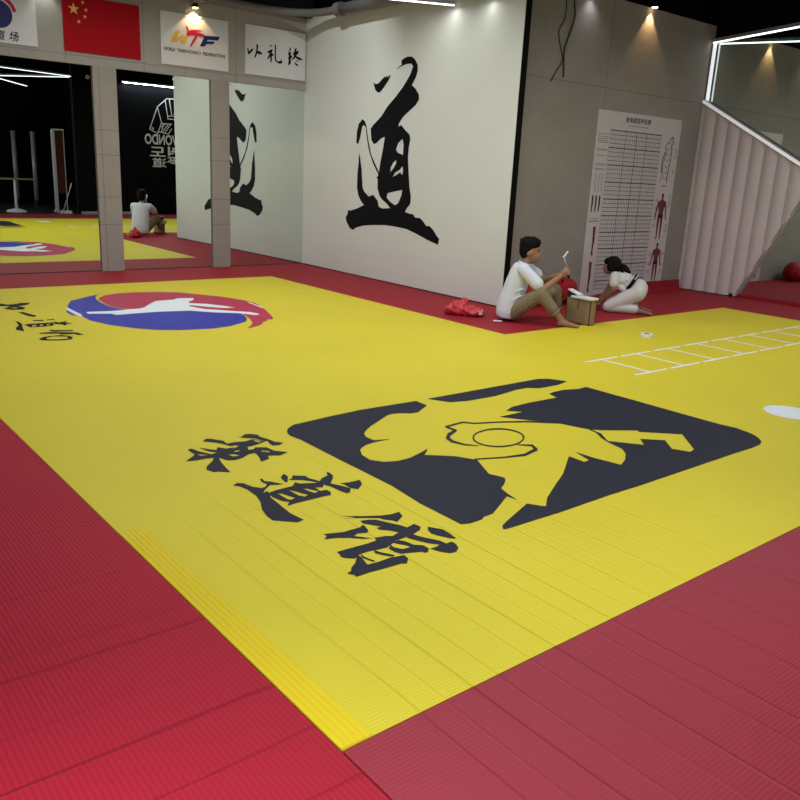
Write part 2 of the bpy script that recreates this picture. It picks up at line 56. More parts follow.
def mat_ribbed(name, color, axis, period, strength, seams=(), seam_axis='X', rough=.55, noise=.05, spec=.16, rib_shade=.03, crease_shade=6.0, fade=None):
    """woven mat: fine ribs across one axis plus a few fold creases, bumped and darkened with painted groove shade"""
    m = mat(name, color, rough, 0, spec, noise=noise, nscale=.9)
    nt = m.node_tree; b = nt.nodes['Principled BSDF']; L = nt.links.new
    geo = nt.nodes.new('ShaderNodeNewGeometry'); sp = nt.nodes.new('ShaderNodeSeparateXYZ'); L(geo.outputs['Position'], sp.inputs[0])
    def math_(op, a, v, c=None):
        n = nt.nodes.new('ShaderNodeMath'); n.operation = op
        for i, q in enumerate((a, v, c)):
            if q is None: continue
            if isinstance(q, (int, float)): n.inputs[i].default_value = q
            else: L(q, n.inputs[i])
        return n.outputs[0]
    s = math_('SINE', math_('MULTIPLY', sp.outputs[axis], 2 * math.pi / period), 0)
    other = 'Y' if axis == 'X' else 'X'
    s2 = math_('SINE', math_('MULTIPLY', sp.outputs[other], 2 * math.pi / (period * .55)), 0)
    h = math_('ADD', math_('MULTIPLY', s, period * .035), math_('MULTIPLY', s2, period * .008))
    groove_shade = math_('ADD', math_('MULTIPLY', s, rib_shade), 1.0)  # groove shade painted into the rib colour
    ns = nt.nodes.new('ShaderNodeTexNoise'); ns.inputs['Scale'].default_value = 1.3; ns.inputs['Detail'].default_value = 3
    L(geo.outputs['Position'], ns.inputs['Vector'])
    wob = math_('MULTIPLY', math_('SUBTRACT', ns.outputs['Fac'], .5), .03)
    pos = math_('ADD', sp.outputs[seam_axis], wob)
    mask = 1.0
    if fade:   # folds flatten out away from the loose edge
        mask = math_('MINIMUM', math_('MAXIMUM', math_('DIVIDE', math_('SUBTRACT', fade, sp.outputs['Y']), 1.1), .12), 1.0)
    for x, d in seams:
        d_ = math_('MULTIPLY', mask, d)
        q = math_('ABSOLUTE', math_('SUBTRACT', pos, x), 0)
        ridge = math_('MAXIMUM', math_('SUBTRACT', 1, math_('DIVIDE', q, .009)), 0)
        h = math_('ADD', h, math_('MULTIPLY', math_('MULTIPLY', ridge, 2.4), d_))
        groove_shade = math_('SUBTRACT', groove_shade, math_('MULTIPLY', math_('MAXIMUM', math_('SUBTRACT', 1, math_('DIVIDE', math_('ABSOLUTE', math_('SUBTRACT', pos, x+.008), 0), .005)), 0), math_('MULTIPLY', d_, crease_shade*7)))  # painted shade line beside each fold
    big = nt.nodes.new('ShaderNodeTexNoise'); big.inputs['Scale'].default_value = .8; big.inputs['Detail'].default_value = 2
    L(geo.outputs['Position'], big.inputs['Vector'])
    h = math_('ADD', h, math_('MULTIPLY', big.outputs['Fac'], .03))
    bp = nt.nodes.new('ShaderNodeBump'); bp.inputs['Strength'].default_value = strength; bp.inputs['Distance'].default_value = 1.0
    L(h, bp.inputs['Height']); L(bp.outputs['Normal'], b.inputs['Normal'])
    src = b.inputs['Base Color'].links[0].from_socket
    mt = nt.nodes.new('ShaderNodeVectorMath'); mt.operation = 'SCALE'; L(src, mt.inputs[0]); L(groove_shade, mt.inputs['Scale']); L(mt.outputs['Vector'], b.inputs['Base Color'])
    return m

def mat_concrete(name, color, hz=(), vx=(), noise=.12):
    """cast concrete with darker panel joints at given heights / x positions (world metres)"""
    m = bpy.data.materials.new(name); m.use_nodes = True
    nt = m.node_tree; b = nt.nodes['Principled BSDF']; L = nt.links.new
    b.inputs['Roughness'].default_value = .8; b.inputs['Specular IOR Level'].default_value = .25
    geo = nt.nodes.new('ShaderNodeNewGeometry'); sp = nt.nodes.new('ShaderNodeSeparateXYZ'); L(geo.outputs['Position'], sp.inputs[0])
    def M(op, a, v=0.0):
        n = nt.nodes.new('ShaderNodeMath'); n.operation = op
        for i, q in enumerate((a, v)):
            if isinstance(q, (int, float)): n.inputs[i].default_value = q
            else: L(q, n.inputs[i])
        return n.outputs[0]
    f = None
    n1 = nt.nodes.new('ShaderNodeTexNoise'); n1.inputs['Scale'].default_value = 1.6; n1.inputs['Detail'].default_value = 8; n1.inputs['Roughness'].default_value = .65
    L(geo.outputs['Position'], n1.inputs['Vector'])
    n2 = nt.nodes.new('ShaderNodeTexNoise'); n2.inputs['Scale'].default_value = 22; n2.inputs['Detail'].default_value = 4
    L(geo.outputs['Position'], n2.inputs['Vector'])
    f = M('ADD', M('MULTIPLY', M('SUBTRACT', n1.outputs['Fac'], .5), noise * 3), M('MULTIPLY', M('SUBTRACT', n2.outputs['Fac'], .5), noise))
    f = M('ADD', f, 1.0)
    for ax, vals in (('Z', hz), ('X', vx)):
        for v in vals:
            q = M('ABSOLUTE', M('SUBTRACT', sp.outputs[ax], v))
            j = M('MULTIPLY', M('MAXIMUM', M('SUBTRACT', 1.0, M('DIVIDE', q, .009)), 0.0), .4)
            f = M('SUBTRACT', f, j)
    mx = nt.nodes.new('ShaderNodeVectorMath'); mx.operation = 'SCALE'; mx.inputs[0].default_value = color
    L(f, mx.inputs['Scale']); L(mx.outputs['Vector'], b.inputs['Base Color'])
    bp = nt.nodes.new('ShaderNodeBump'); bp.inputs['Strength'].default_value = .25; bp.inputs['Distance'].default_value = .01
    L(n2.outputs['Fac'], bp.inputs['Height']); L(bp.outputs['Normal'], b.inputs['Normal'])
    return m

# ------------------------------------------------------------------ mesh builder
class MB:
    def __init__(s): s.bm = bmesh.new()
    def box(s, a, b):
        a = V(a); b = V(b)
        vs = [s.bm.verts.new((x, y, z)) for x in (a.x, b.x) for y in (a.y, b.y) for z in (a.z, b.z)]
        for f in ((0,1,3,2),(4,6,7,5),(0,4,5,1),(2,3,7,6),(0,2,6,4),(1,5,7,3)): s.bm.faces.new([vs[i] for i in f])
        return s
    def bar(s, p, q, w, h=None, up=(0,0,1)):
        """rectangular bar between two points"""
        p = V(p); q = V(q); h = h or w; t = (q-p).normalized(); u = V(up)
        if abs(t.dot(u)) > .95: u = V((1,0,0))
        r = t.cross(u).normalized(); u = r.cross(t)
        vs = [s.bm.verts.new(c + r*(i*w/2) + u*(j*h/2)) for c in (p, q) for i, j in ((-1,-1),(1,-1),(1,1),(-1,1))]
        for f in ((0,3,2,1),(4,5,6,7),(0,1,5,4),(1,2,6,5),(2,3,7,6),(3,0,4,7)): s.bm.faces.new([vs[i] for i in f])
        return s
    def tube(s, pts, rs, n=12, cap=True):
        pts = [V(p) for p in pts]
        if isinstance(rs, (int, float)): rs = [rs]*len(pts)
        rings = []; u = None
        for i, p in enumerate(pts):
            t = (pts[min(i+1,len(pts)-1)] - pts[max(i-1,0)]).normalized()
            if u is None:
                u = V((0,0,1)) if abs(t.z) < .9 else V((1,0,0))
            u = (u - t*u.dot(t)).normalized(); w = t.cross(u)
            rings.append([s.bm.verts.new(p + (u*math.cos(k*2*math.pi/n) + w*math.sin(k*2*math.pi/n))*rs[i]) for k in range(n)])
        for a, b in zip(rings, rings[1:]):
            for k in range(n): s.bm.faces.new((a[k], a[(k+1)%n], b[(k+1)%n], b[k]))
        if cap: s.bm.faces.new(rings[0][::-1]); s.bm.faces.new(rings[-1])
        return s
    def loop(s, pts, r, n=8):
        pts = [V(p) for p in pts]; N = len(pts); rings = []; c = sum(pts, V())/N
        for i, p in enumerate(pts):
            t = (pts[(i+1)%N]-pts[i-1]).normalized(); u = (p-c); u = (u - t*u.dot(t)).normalized(); w = t.cross(u)
            rings.append([s.bm.verts.new(p + u*(math.cos(k*2*math.pi/n)*r[0]) + w*(math.sin(k*2*math.pi/n)*r[1])) for k in range(n)])
        for i in range(N):
            a, b = rings[i], rings[(i+1)%N]
            for k in range(n): s.bm.faces.new((a[k], a[(k+1)%n], b[(k+1)%n], b[k]))
        return s
    def ell(s, c, r, rot=None, seg=20):
        g = bmesh.ops.create_uvsphere(s.bm, u_segments=seg, v_segments=seg//2+2, radius=1)
        m = Matrix.Diagonal((*r, 1))
        if rot: m = Matrix.Rotation(rot[0], 4, rot[1]) @ m
        bmesh.ops.transform(s.bm, matrix=Matrix.Translation(V(c)) @ m, verts=g['verts']); return s
    def loft(s, secs, n=28):
        """closed body through elliptical sections (centre, half-width across the spine, half-width sideways)"""
        cs = [V(c) for c, _, _ in secs]; rings = []
        for i, (c, ra, rb) in enumerate(secs):
            t = (cs[min(i+1,len(cs)-1)] - cs[max(i-1,0)]).normalized(); w = V((0,1,0)); u = w.cross(t).normalized(); w = t.cross(u)
            rings.append([s.bm.verts.new(cs[i] + u*math.cos(k*2*math.pi/n)*ra + w*math.sin(k*2*math.pi/n)*rb) for k in range(n)])
        for a, b in zip(rings, rings[1:]):
            for k in range(n): s.bm.faces.new((a[k], a[(k+1)%n], b[(k+1)%n], b[k]))
        s.bm.faces.new(rings[0][::-1]); s.bm.faces.new(rings[-1]); return s
    def cap(s, p, r1, q, r2, n=14):
        """closed tapered limb with round ends"""
        p = V(p); q = V(q); s.tube([p, q], [r1, r2], n); s.ell(p, (r1,)*3, seg=12); s.ell(q, (r2,)*3, seg=12); return s
    def lathe(s, c, prof, n=24):
        rings = [[s.bm.verts.new((c[0]+r*math.cos(k*2*math.pi/n), c[1]+r*math.sin(k*2*math.pi/n), c[2]+z)) for k in range(n)] for r, z in prof]
        for a, b in zip(rings, rings[1:]):
            for k in range(n): s.bm.faces.new((a[k], a[(k+1)%n], b[(k+1)%n], b[k]))
        s.bm.faces.new(rings[0][::-1]); s.bm.faces.new(rings[-1]); return s
    def poly(s, loops, fn, dvec=None):
        """flat printed shape with holes; fn maps 2D -> 3D"""
        l3 = [[V((x, y, 0)) for x, y in lp] for lp in loops]
        flat = [p for lp in loops for p in lp]
        vs = [s.bm.verts.new(fn(*p)) for p in flat]
        for t in tessellate_polygon(l3):
            try: s.bm.faces.new([vs[i] for i in t])
            except ValueError: pass
        return s
    def build(s, name, m, parent=None, origin=None, smooth=False, remesh=None, smooth_it=0, solid=None, bevel=None):
        bm = s.bm
        bmesh.ops.recalc_face_normals(bm, faces=bm.faces[:])
        if origin is None:
            if parent is not None: origin = V((0,0,0))
            else:
                co = [v.co for v in bm.verts]
                lo = V([min(c[i] for c in co) for i in range(3)]); hi = V([max(c[i] for c in co) for i in range(3)])
                origin = V(((lo.x+hi.x)/2, (lo.y+hi.y)/2, lo.z))
        origin = V(origin)
        for v in bm.verts: v.co -= origin
        me = bpy.data.meshes.new(name); bm.to_mesh(me); bm.free()
        me.materials.append(m)
        o = bpy.data.objects.new(name, me); COL.objects.link(o)
        if parent is None: o.location = origin
        else:
            o.parent = parent
        mods = False
        if remesh:
            md = o.modifiers.new('remesh', 'REMESH'); md.mode = 'VOXEL'; md.voxel_size = remesh; mods = True
        if smooth_it:
            md = o.modifiers.new('smooth', 'SMOOTH'); md.factor = .5; md.iterations = smooth_it; mods = True
        if bevel:
            md = o.modifiers.new('bevel', 'BEVEL'); md.width = bevel; md.segments = 2; mods = True
        if mods:
            dg = bpy.context.evaluated_depsgraph_get(); dg.update()
            nm = bpy.data.meshes.new_from_object(o.evaluated_get(dg))
            o.modifiers.clear(); o.data = nm; bpy.data.meshes.remove(me); nm.name = name
            if not nm.materials: nm.materials.append(m)
        if smooth:
            for p in o.data.polygons: p.use_smooth = True
        return o

def tag(o, label, cat, group=None):
    o['label'] = label; o['category'] = cat
    if group: o['group'] = group
    return o
def struct(o): o['kind'] = 'structure'; return o
def thing(name, label, cat, loc, rz=0.0, group=None):
    o = bpy.data.objects.new(name, None); COL.objects.link(o); o.empty_display_size = .1
    o.location = loc; o.rotation_euler = (0,0,rz); return tag(o, label, cat, group)
def onto(loc):   # builder for children of an unrotated thing at loc: world coordinates in, local out
    return dict(origin=V(loc))

def text_mesh(body, bold=0.0, shear=0.0):
    cu = bpy.data.curves.new('lettering', 'FONT'); cu.body = body; cu.offset = bold; cu.shear = shear; cu.resolution_u = 3
    o = bpy.data.objects.new('lettering', cu); COL.objects.link(o)
    dg = bpy.context.evaluated_depsgraph_get(); dg.update()
    me = bpy.data.meshes.new_from_object(o.evaluated_get(dg))
    vs = [tuple(v.co)[:2] for v in me.vertices]; fs = [tuple(p.vertices) for p in me.polygons]
    bpy.data.objects.remove(o); bpy.data.curves.remove(cu); bpy.data.meshes.remove(me)
    return vs, fs
def add_text(mb, body, x0, x1, z0, z1, fn, bold=0.0, shear=0.0):
    vs, fs = text_mesh(body, bold, shear)
    if not vs: return
    ax = min(v[0] for v in vs); bx = max(v[0] for v in vs); az = min(v[1] for v in vs); bz = max(v[1] for v in vs)
    nv = [mb.bm.verts.new(fn(x0+(v[0]-ax)/(bx-ax)*(x1-x0), z0+(v[1]-az)/(bz-az)*(z1-z0))) for v in vs]
    for f in fs:
        try: mb.bm.faces.new([nv[i] for i in f])
        except ValueError: pass
def stroke2(mb, pts, w, fn):
    """flat brush line of constant width in a plane"""
    for (x0, y0), (x1, y1) in zip(pts, pts[1:]):
        d = math.hypot(x1-x0, y1-y0) or 1e-6; nx, ny = -(y1-y0)/d*w/2, (x1-x0)/d*w/2
        ex, ey = (x1-x0)/d*w/2, (y1-y0)/d*w/2
        vs = [mb.bm.verts.new(fn(*p)) for p in ((x0-ex+nx,y0-ey+ny),(x0-ex-nx,y0-ey-ny),(x1+ex-nx,y1+ey-ny),(x1+ex+nx,y1+ey+ny))]
        mb.bm.faces.new(vs)

# ------------------------------------------------------------------ palette
SEAMS = [(.27,.0018),(.37,.0010),(.48,.0026),(.59,.0014),(.74,.0012),(.86,.0028),(.95,.0008),(1.06,.0016),(1.17,.0024),(1.29,.0010),(1.43,.0016),(1.52,.0008),(1.66,.0014),(1.8,.0008),(2.02,.0014),(2.35,.0010),(2.7,.0012),(3.1,.0010),(3.6,.0010),(4.2,.0008)]
M = dict(
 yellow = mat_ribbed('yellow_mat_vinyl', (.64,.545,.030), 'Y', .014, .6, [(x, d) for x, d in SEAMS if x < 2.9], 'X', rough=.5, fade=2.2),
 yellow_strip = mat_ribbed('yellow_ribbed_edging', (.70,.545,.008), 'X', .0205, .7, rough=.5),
 red_left = mat_ribbed('red_mat_ribbed', (.35,.0085,.028), 'X', .0165, 1.0, [(-.42,.0015),(-.1,.002),(.12,.002),(.35,.003),(.55,.001),(.81,.003),(.93,.0015),(1.3,.0015),(1.8,.0015),(2.6,.002)], 'Y', rough=.6, rib_shade=.10),
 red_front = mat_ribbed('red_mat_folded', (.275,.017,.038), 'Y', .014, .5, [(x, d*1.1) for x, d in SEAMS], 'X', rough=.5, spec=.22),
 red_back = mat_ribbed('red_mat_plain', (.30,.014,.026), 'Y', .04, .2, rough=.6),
 print_dark = mat('charcoal_print', (.019,.021,.036), .6, spec=.10, noise=.08, nscale=5),
 print_black = mat('black_print', (.006,.006,.008), .6, spec=.08),
 print_blue = mat('blue_print', (.022,.026,.34), .5, noise=.05),
 print_red = mat('red_print', (.42,.026,.078), .5, noise=.05),
 print_white = mat('white_print', (.72,.80,.84), .5),
 white_wall = mat('white_wall_panel', (.68,.72,.69), .5, spec=.2, noise=.02, nscale=1.2),
 black_edge = mat('black_edge', (.003,.003,.003), .7, spec=.08),
 concrete = mat_concrete('grey_concrete', (.275,.255,.228), hz=(2.635,), vx=(7.72,), noise=.15),
 header = mat_concrete('pale_concrete', (.33,.315,.285), hz=(2.7,), vx=(2.46,3.47,4.05,4.82), noise=.10),
 pillar = mat_concrete('pillar_concrete', (.30,.275,.245), hz=(.62,.98,1.52,1.83), vx=(2.86,), noise=.09),
 mirror = mat('mirror_glass', (.72,.79,.74), .0, 1.0),
 mirror_edge = mat('mirror_edge', (.1,.11,.11), .3, .6),
 black_wall = mat('black_wall_paint', (.0022,.0025,.004), .6, spec=.08, noise=.2),
 black_ceiling = mat('black_ceiling_paint', (.0018,.0018,.002), .9, spec=.05),
 dark_floor = mat('dark_brown_floor', (.035,.03,.026), .4, noise=.2, nscale=4),
 sign_white = mat('white_sign_board', (.62,.62,.64), .45, noise=.02),
 flag_red = mat('flag_red', (.36,.002,.008), .6, spec=.1),
 gold = mat('gold_print', (.65,.42,.06), .5), star = mat('star_yellow', (.72,.5,.08), .5),
 navy = mat('navy_print', (.012,.014,.13), .5), crimson = mat('crimson_print', (.45,.008,.05), .5),
 paper = mat('poster_paper', (.54,.50,.515), .55, noise=.02),
 ink = mat('poster_ink', (.06,.05,.055), .6), ink_soft = mat('poster_grey_ink', (.17,.15,.16), .6), ink_red = mat('poster_red_ink', (.16,.035,.03), .6),
 ink_brown = mat('poster_brown_ink', (.10,.05,.045), .6),
 flute = mat('fluted_white_panel', (.56,.50,.515), .5, noise=.03, nscale=2), flute_edge = mat('panel_edge_grey', (.30,.28,.28), .5),
 led = mat('led_diffuser', (.9,.9,.9), .4, emit=(.93,.97,1.0), strength=2.6),
 led_soft = mat('led_profile_white', (.8,.8,.8), .35, emit=(.95,.97,1.0), strength=.30),
 led_mid = mat('led_profile_lit', (.85,.85,.85), .35, emit=(.93,.97,1.0), strength=.62),
 alu = mat('grey_aluminium', (.42,.43,.44), .35, .6),
 pipe = mat('grey_pipe', (.16,.155,.16), .45), black_plastic = mat('black_plastic', (.01,.01,.011), .4),
 bulb_warm = mat('warm_lamp_lens', (1,.8,.5), .3, emit=(1,.72,.36), strength=9.0), bulb_cool = mat('cool_lamp_lens', (1,1,1), .3, emit=(.95,.97,1.0), strength=6.0),
 logo_white = mat('white_wall_lettering', (.80,.81,.82), .5),
 grey_post = mat('grey_post', (.45,.45,.45), .4, .3), white_enamel = mat('white_enamel', (.70,.70,.72), .35), rail_wood = mat('pale_wood_rail', (.42,.34,.22), .45, noise=.1, nscale=8),
 maroon = mat('maroon_banner', (.05,.008,.008), .7),
 skin = mat('tan_skin', (.30,.165,.105), .55, noise=.05, nscale=15), skin_girl = mat('girl_skin', (.24,.13,.088), .55),
 hair = mat('black_hair', (.0035,.003,.003), .6, spec=.1, bump=.5, bscale=90), lip = mat('lips', (.25,.08,.07), .5), eye = mat('eye', (.01,.008,.008), .2),
 shirt = mat('white_cotton', (.62,.66,.74), .8, bump=.35, bscale=22), khaki = mat('khaki_cotton', (.21,.175,.115), .8, bump=.35, bscale=25),
 gi = mat('white_dobok', (.56,.545,.54), .8, bump=.35, bscale=22), belt = mat('black_belt_cloth', (.004,.004,.005), .8, spec=.1),
 card = mat('brown_cardboard', (.27,.19,.10), .75, noise=.06, nscale=6), card_in = mat('dark_cardboard_inside', (.16,.11,.06), .8), foam = mat('white_foam', (.72,.73,.75), .6), navy_card = mat('dark_blue_packet', (.02,.025,.06), .4),
 bag_red = mat('red_plastic_bag', (.52,.022,.038), .35, spec=.5, bump=.3, bscale=14), bag_dark = mat('red_cloth_bag', (.30,.006,.012), .6, bump=.3, bscale=12),
 steel = mat('steel', (.5,.5,.5), .3, .9), cable = mat('black_cable', (.02,.02,.02), .5),
 tape = mat('white_tape', (.78,.78,.76), .45), frame = mat('fill_window_grey', (.12,.12,.12), .5),
)

# ------------------------------------------------------------------ the setting
struct(MB().box((-4.2,-7.2,-.10),(10.4,9.9,-.022)).build('floor', M['dark_floor']))
struct(MB().box((-4.2,-7.2,ZC),(10.4,9.9,ZC+.1)).build('ceiling', M['black_ceiling']))
struct(MB().box((-4.2,YM-.03,2.60),(XD+.02,YM+.14,ZC)).box((-4.2,YM+.02,-.03),(XD+.02,YM+.14,2.61)).build('wall_left', M['header'], origin=(0,YM,0)))
XW = lambda y: 5.985 - (9.6-y)*.01897      # face of the white wall, a touch out of square
def prism(corners, z0, z1):
    mb = MB(); a = [mb.bm.verts.new((x,y,z0)) for x,y in corners]; t_ = [mb.bm.verts.new((x,y,z1)) for x,y in corners]; n = len(corners)
    mb.bm.faces.new(a[::-1]); mb.bm.faces.new(t_)
    for k in range(n): mb.bm.faces.new((a[k], a[(k+1)%n], t_[(k+1)%n], t_[k]))
    return mb
YE = 5.125
struct(prism([(XW(YE),YE),(5.992,YE),(6.14,YM+.14),(XW(YM+.14),YM+.14)], .014, ZC).build('wall_center', M['white_wall'], origin=(XD,YE,0)))
struct(MB().box((XW(YE)+.004,YE-.007,.0),(5.994,YE-.001,ZC)).build('trim_1', M['black_edge']))
struct(prism([(XW(YE)+.02,YE+.01),(5.97,YE+.01),(6.10,YM),(XW(YM)+.02,YM)], -.015, .013).build('gap_shade_strip', M['black_edge']))  # black strip standing in for the shade in the gap under the wall
struct(MB().box((6.02,YC,-.03),(10.25,YC+.14,ZC)).build('wall_back', M['concrete'], origin=(6.13,YC,0)))
struct(MB().box((XM+.02,-2.1,-.03),(XM+.16,YC+.02,ZC)).build('wall_right', M['black_wall']))
struct(MB().box((6.30,-2.1,-.03),(XM+.05,-1.95,ZC)).box((7.4,-7.1,-.03),(7.55,-2.05,ZC)).build('wall_front', M['black_wall'], origin=(6.3,-1.95,0)))
struct(MB().box((6.35,-1.93,-.02),(8.1,-1.62,.05)).build('trim_2', M['header']))
# wall behind the camera, with an unseen window added for fill light
wy = -7.0
mb = MB().box((-4.2,wy-.15,-.03),(7.55,wy,.7)).box((-4.2,wy-.15,3.1),(7.55,wy,ZC)).box((-4.2,wy-.15,.7),(-3.4,wy,3.1)).box((2.6,wy-.15,.7),(7.55,wy,3.1))
struct(mb.build('wall_rear', M['black_wall'], origin=(0,wy,0)))
mb = MB()
for x in (-3.4,-1.4,.6,2.55): mb.box((x,wy-.1,.7),(x+.05,wy-.04,3.1))
for z in (.7,3.05): mb.box((-3.4,wy-.1,z),(2.6,wy-.04,z+.05))
struct(mb.build('fill_window_1', M['frame']))
mb = MB().box((-4.2,-7.1,-.03),(-4.05,9.75,.6)).box((-4.2,-7.1,3.1),(-4.05,9.75,ZC)).box((-4.2,-7.1,.6),(-4.05,-4.0,3.1)).box((-4.2,2.2,.6),(-4.05,9.75,3.1))  # side wall with a second unseen window, added for fill light
struct(mb.build('wall_side', M['black_wall'], origin=(-4.1,0,0)))
mb = MB()
for y in (-4.0,-2.0,.1,2.15): mb.box((-4.16,y,.6),(-4.1,y+.05,3.1))
for z in (.6,3.05): mb.box((-4.16,-4.0,z),(-4.1,2.2,z+.05))
struct(mb.build('fill_window_2', M['frame']))

struct(MB().box((6.0,YC-.012,3.665),(XM+.05,YC-.001,ZC-.002)).build('trim_3', M['black_ceiling']))
struct(prism([(XW(YE)-.006,YE-.01),(XW(YE)-.0005,YE-.01),(XW(YM)-.0005,YM-.2),(XW(YM)-.006,YM-.2)], 3.66, ZC-.002).build('trim_4', M['black_ceiling']))

# mirrors between the pillars
for i, (x0, x1, lab) in enumerate(((-1.2,2.775,'large wall mirror left of the flag pillar reflecting a barre and ceiling lights'),(3.10,4.415,'middle wall mirror between the two concrete pillars under the federation sign'),(4.715,5.985,'narrow wall mirror between the right pillar and the white wall'))):
    t = thing('wall_mirror', lab, 'mirror', ((x0+x1)/2,YM,.012))
    MB().box((x0,YM,.012),(x1,YM+.006,2.60)).build('mirror_pane', M['mirror'], t, origin=t.location)
    MB().box((x0,YM-.002,.0),(x1,YM+.008,.012)).build('edge_strip', M['mirror_edge'], t, origin=t.location)
for x0, x1, lab in ((2.785,3.09,'concrete pillar beneath the red flag, between two mirrors'),(4.425,4.705,'concrete pillar nearest the white wall, between two mirrors')):
    tag(MB().box((x0,YM-.03,.0),(x1,YM+.015,2.60)).build('concrete_pillar', M['pillar']), lab, 'pillar')

# ------------------------------------------------------------------ mats
H = .02
def slab(name, x0, x1, y0, y1, m, lab, cat='mat'):
    return tag(MB().box((x0,y0,-H),(x1,y1,0)).build(name, m, bevel=.002), lab, cat)
XA, YA, YB, XB, YF = 4.733, 8.438, 3.936, 8.803, -1.55
# yellow L-shaped mat
t = thing('training_mat', 'big L-shaped yellow training mat with printed emblem, characters and ladder', 'mat', (2.4,4.0,-H))
lo = [(0,0),(XB,0),(XB,YB),(XA,YB),(XA,YA),(0,YA)]
mb = MB(); a = [mb.bm.verts.new((x,y,0)) for x,y in lo]; b_ = [mb.bm.verts.new((x,y,-H)) for x,y in lo]
mb.bm.faces.new(a); mb.bm.faces.new(b_[::-1])
for k in range(6): mb.bm.faces.new((a[k], b_[k], b_[(k+1)%6], a[(k+1)%6]))
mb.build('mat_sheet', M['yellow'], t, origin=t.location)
def decal(name, polys, m, z, lab=None):
    mb = MB()
    for i, P in enumerate(polys): mb.poly(P, lambda x, y: (x, y, z+.00012*i))
    o = mb.build(name, m, t, origin=t.location)
    if lab: o['label'] = lab
    return o
decal('printed_emblem', TR['EMBLEM'], M['print_dark'], .0012, 'charcoal rounded square emblem with a kicking figure cut out of it')
for c, lab in zip(TR['CHARS'], ('printed character farthest from the near corner','printed middle character','printed character nearest the near corner')):
    decal('printed_character', c, M['print_dark'], .0012, lab)
decal('printed_lettering', TR['SMALLTEXT'], M['print_black'], .0012, 'small black brush lettering beside the round swirl')
decal('printed_swirl', TR['SWIRL_BLUE'], M['print_blue'], .0012, 'blue half of the round swirl')
decal('printed_swirl', TR['SWIRL_RED'], M['print_red'], .0010, 'red half of the round swirl')
decal('printed_figure', TR['SWIRL_WHITE'], M['print_white'], .0020, 'white kicking figure across the round swirl')
mb = MB()
for k in range(9):
    x = 4.475 + .505*k; x1 = min(x+.445, XB-.03)
    for y in (2.228, 2.735): mb.box((x,y-.016,.0004),(x1,y+.016,.0016))
    if k: mb.box((x-.03+.23-.505,2.244,.0004),(x-.03+.262-.505,2.719,.0016))
o = mb.build('printed_ladder', M['tape'], t, origin=t.location); o['label'] = 'white footwork ladder marked on the mat'
mb = MB(); mb.poly([[(4.54+.175*math.cos(k*math.pi/20), .985+.175*math.sin(k*math.pi/20)) for k in range(40)]], lambda x,y:(x,y,.0014))
o = mb.build('printed_spot', M['print_white'], t, origin=t.location); o['label'] = 'round white spot'
# yellow ribbed edging strip, laid on the seam
mb = MB(); n = 22
for k in range(5): mb.box((.002+k*.0205,.004,.0),(.0195+k*.0205,1.6,.0032))
mb.box((.0,.002,.0),(.105,1.602,.002))
tag(mb.build('edging_strip', M['yellow_strip']), 'narrow ribbed yellow strip along the left edge near the mat corner', 'strip')
# red mats
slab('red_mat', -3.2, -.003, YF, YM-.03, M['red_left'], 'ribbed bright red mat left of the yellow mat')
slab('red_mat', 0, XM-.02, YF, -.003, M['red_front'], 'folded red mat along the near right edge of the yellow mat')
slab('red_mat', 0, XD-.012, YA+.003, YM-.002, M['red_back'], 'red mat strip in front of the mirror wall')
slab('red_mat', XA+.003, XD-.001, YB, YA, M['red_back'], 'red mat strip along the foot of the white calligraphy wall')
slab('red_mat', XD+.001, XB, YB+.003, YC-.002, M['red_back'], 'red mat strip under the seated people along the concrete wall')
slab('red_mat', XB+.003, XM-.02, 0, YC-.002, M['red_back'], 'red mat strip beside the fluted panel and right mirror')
# turned up mat edge along the concrete wall
mb = MB(); N = 24; fr = []; 
for k in range(N+1):
    x = 7.95 + (9.93-7.95)*k/N; h = .015+.125*min(1,(k/N)*1.7)
    fr.append([mb.bm.verts.new(p) for p in ((x,YC-.075,.001),(x,YC-.052,h*.25+.001),(x,YC-.034,h),(x,YC-.026,h),(x,YC-.036,.001))])
for p, q in zip(fr, fr[1:]):
    for j in range(5): mb.bm.faces.new((p[j], p[(j+1)%5], q[(j+1)%5], q[j]))
mb.bm.faces.new(fr[0]); mb.bm.faces.new(fr[-1][::-1])
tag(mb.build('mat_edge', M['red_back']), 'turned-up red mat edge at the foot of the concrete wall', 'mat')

# ------------------------------------------------------------------ calligraphy on the white wall
mb = MB()
for P in TR['DAO']: mb.poly(P, lambda y, z: (XW(y)-.003, y, z))
tag(mb.build('wall_calligraphy', M['print_black']), 'tall black brush character painted on the white wall', 'calligraphy')

# ------------------------------------------------------------------ signs over the mirrors
YS = YM-.03
def board(name, x0, x1, z0, z1, m, lab, cat):
    t = thing(name, lab, cat, ((x0+x1)/2, YS, z0))
    MB().box((x0,YS-.022,z0),(x1,YS,z1)).build('board', m, t, origin=t.location); return t
S = lambda x, z, d=.024: (x, YS-d, z)
t = board('wall_sign', 1.06, 2.135, 2.735, 3.40, M['sign_white'], 'white sign board with blue and red swirl, left of the red flag', 'sign')
mb = MB(); cx, cz, R = 1.715, 3.045, .152
mb.poly([[(cx+R*math.cos(a*math.pi/24), cz+R*math.sin(a*math.pi/24)) for a in range(48)]], S); mb.build('swirl', M['navy'], t, origin=t.location)
mb = MB(); A0 = [math.radians(a) for a in range(12,150,6)]
mb.poly([[(cx+.205*math.cos(a)*(1 if a<2 else 1), cz+.01+.205*math.sin(a)) for a in A0]+[(cx+.165*math.cos(a), cz+.004+.165*math.sin(a)) for a in A0[::-1]]], S); mb.build('swirl', M['crimson'], t, origin=t.location)
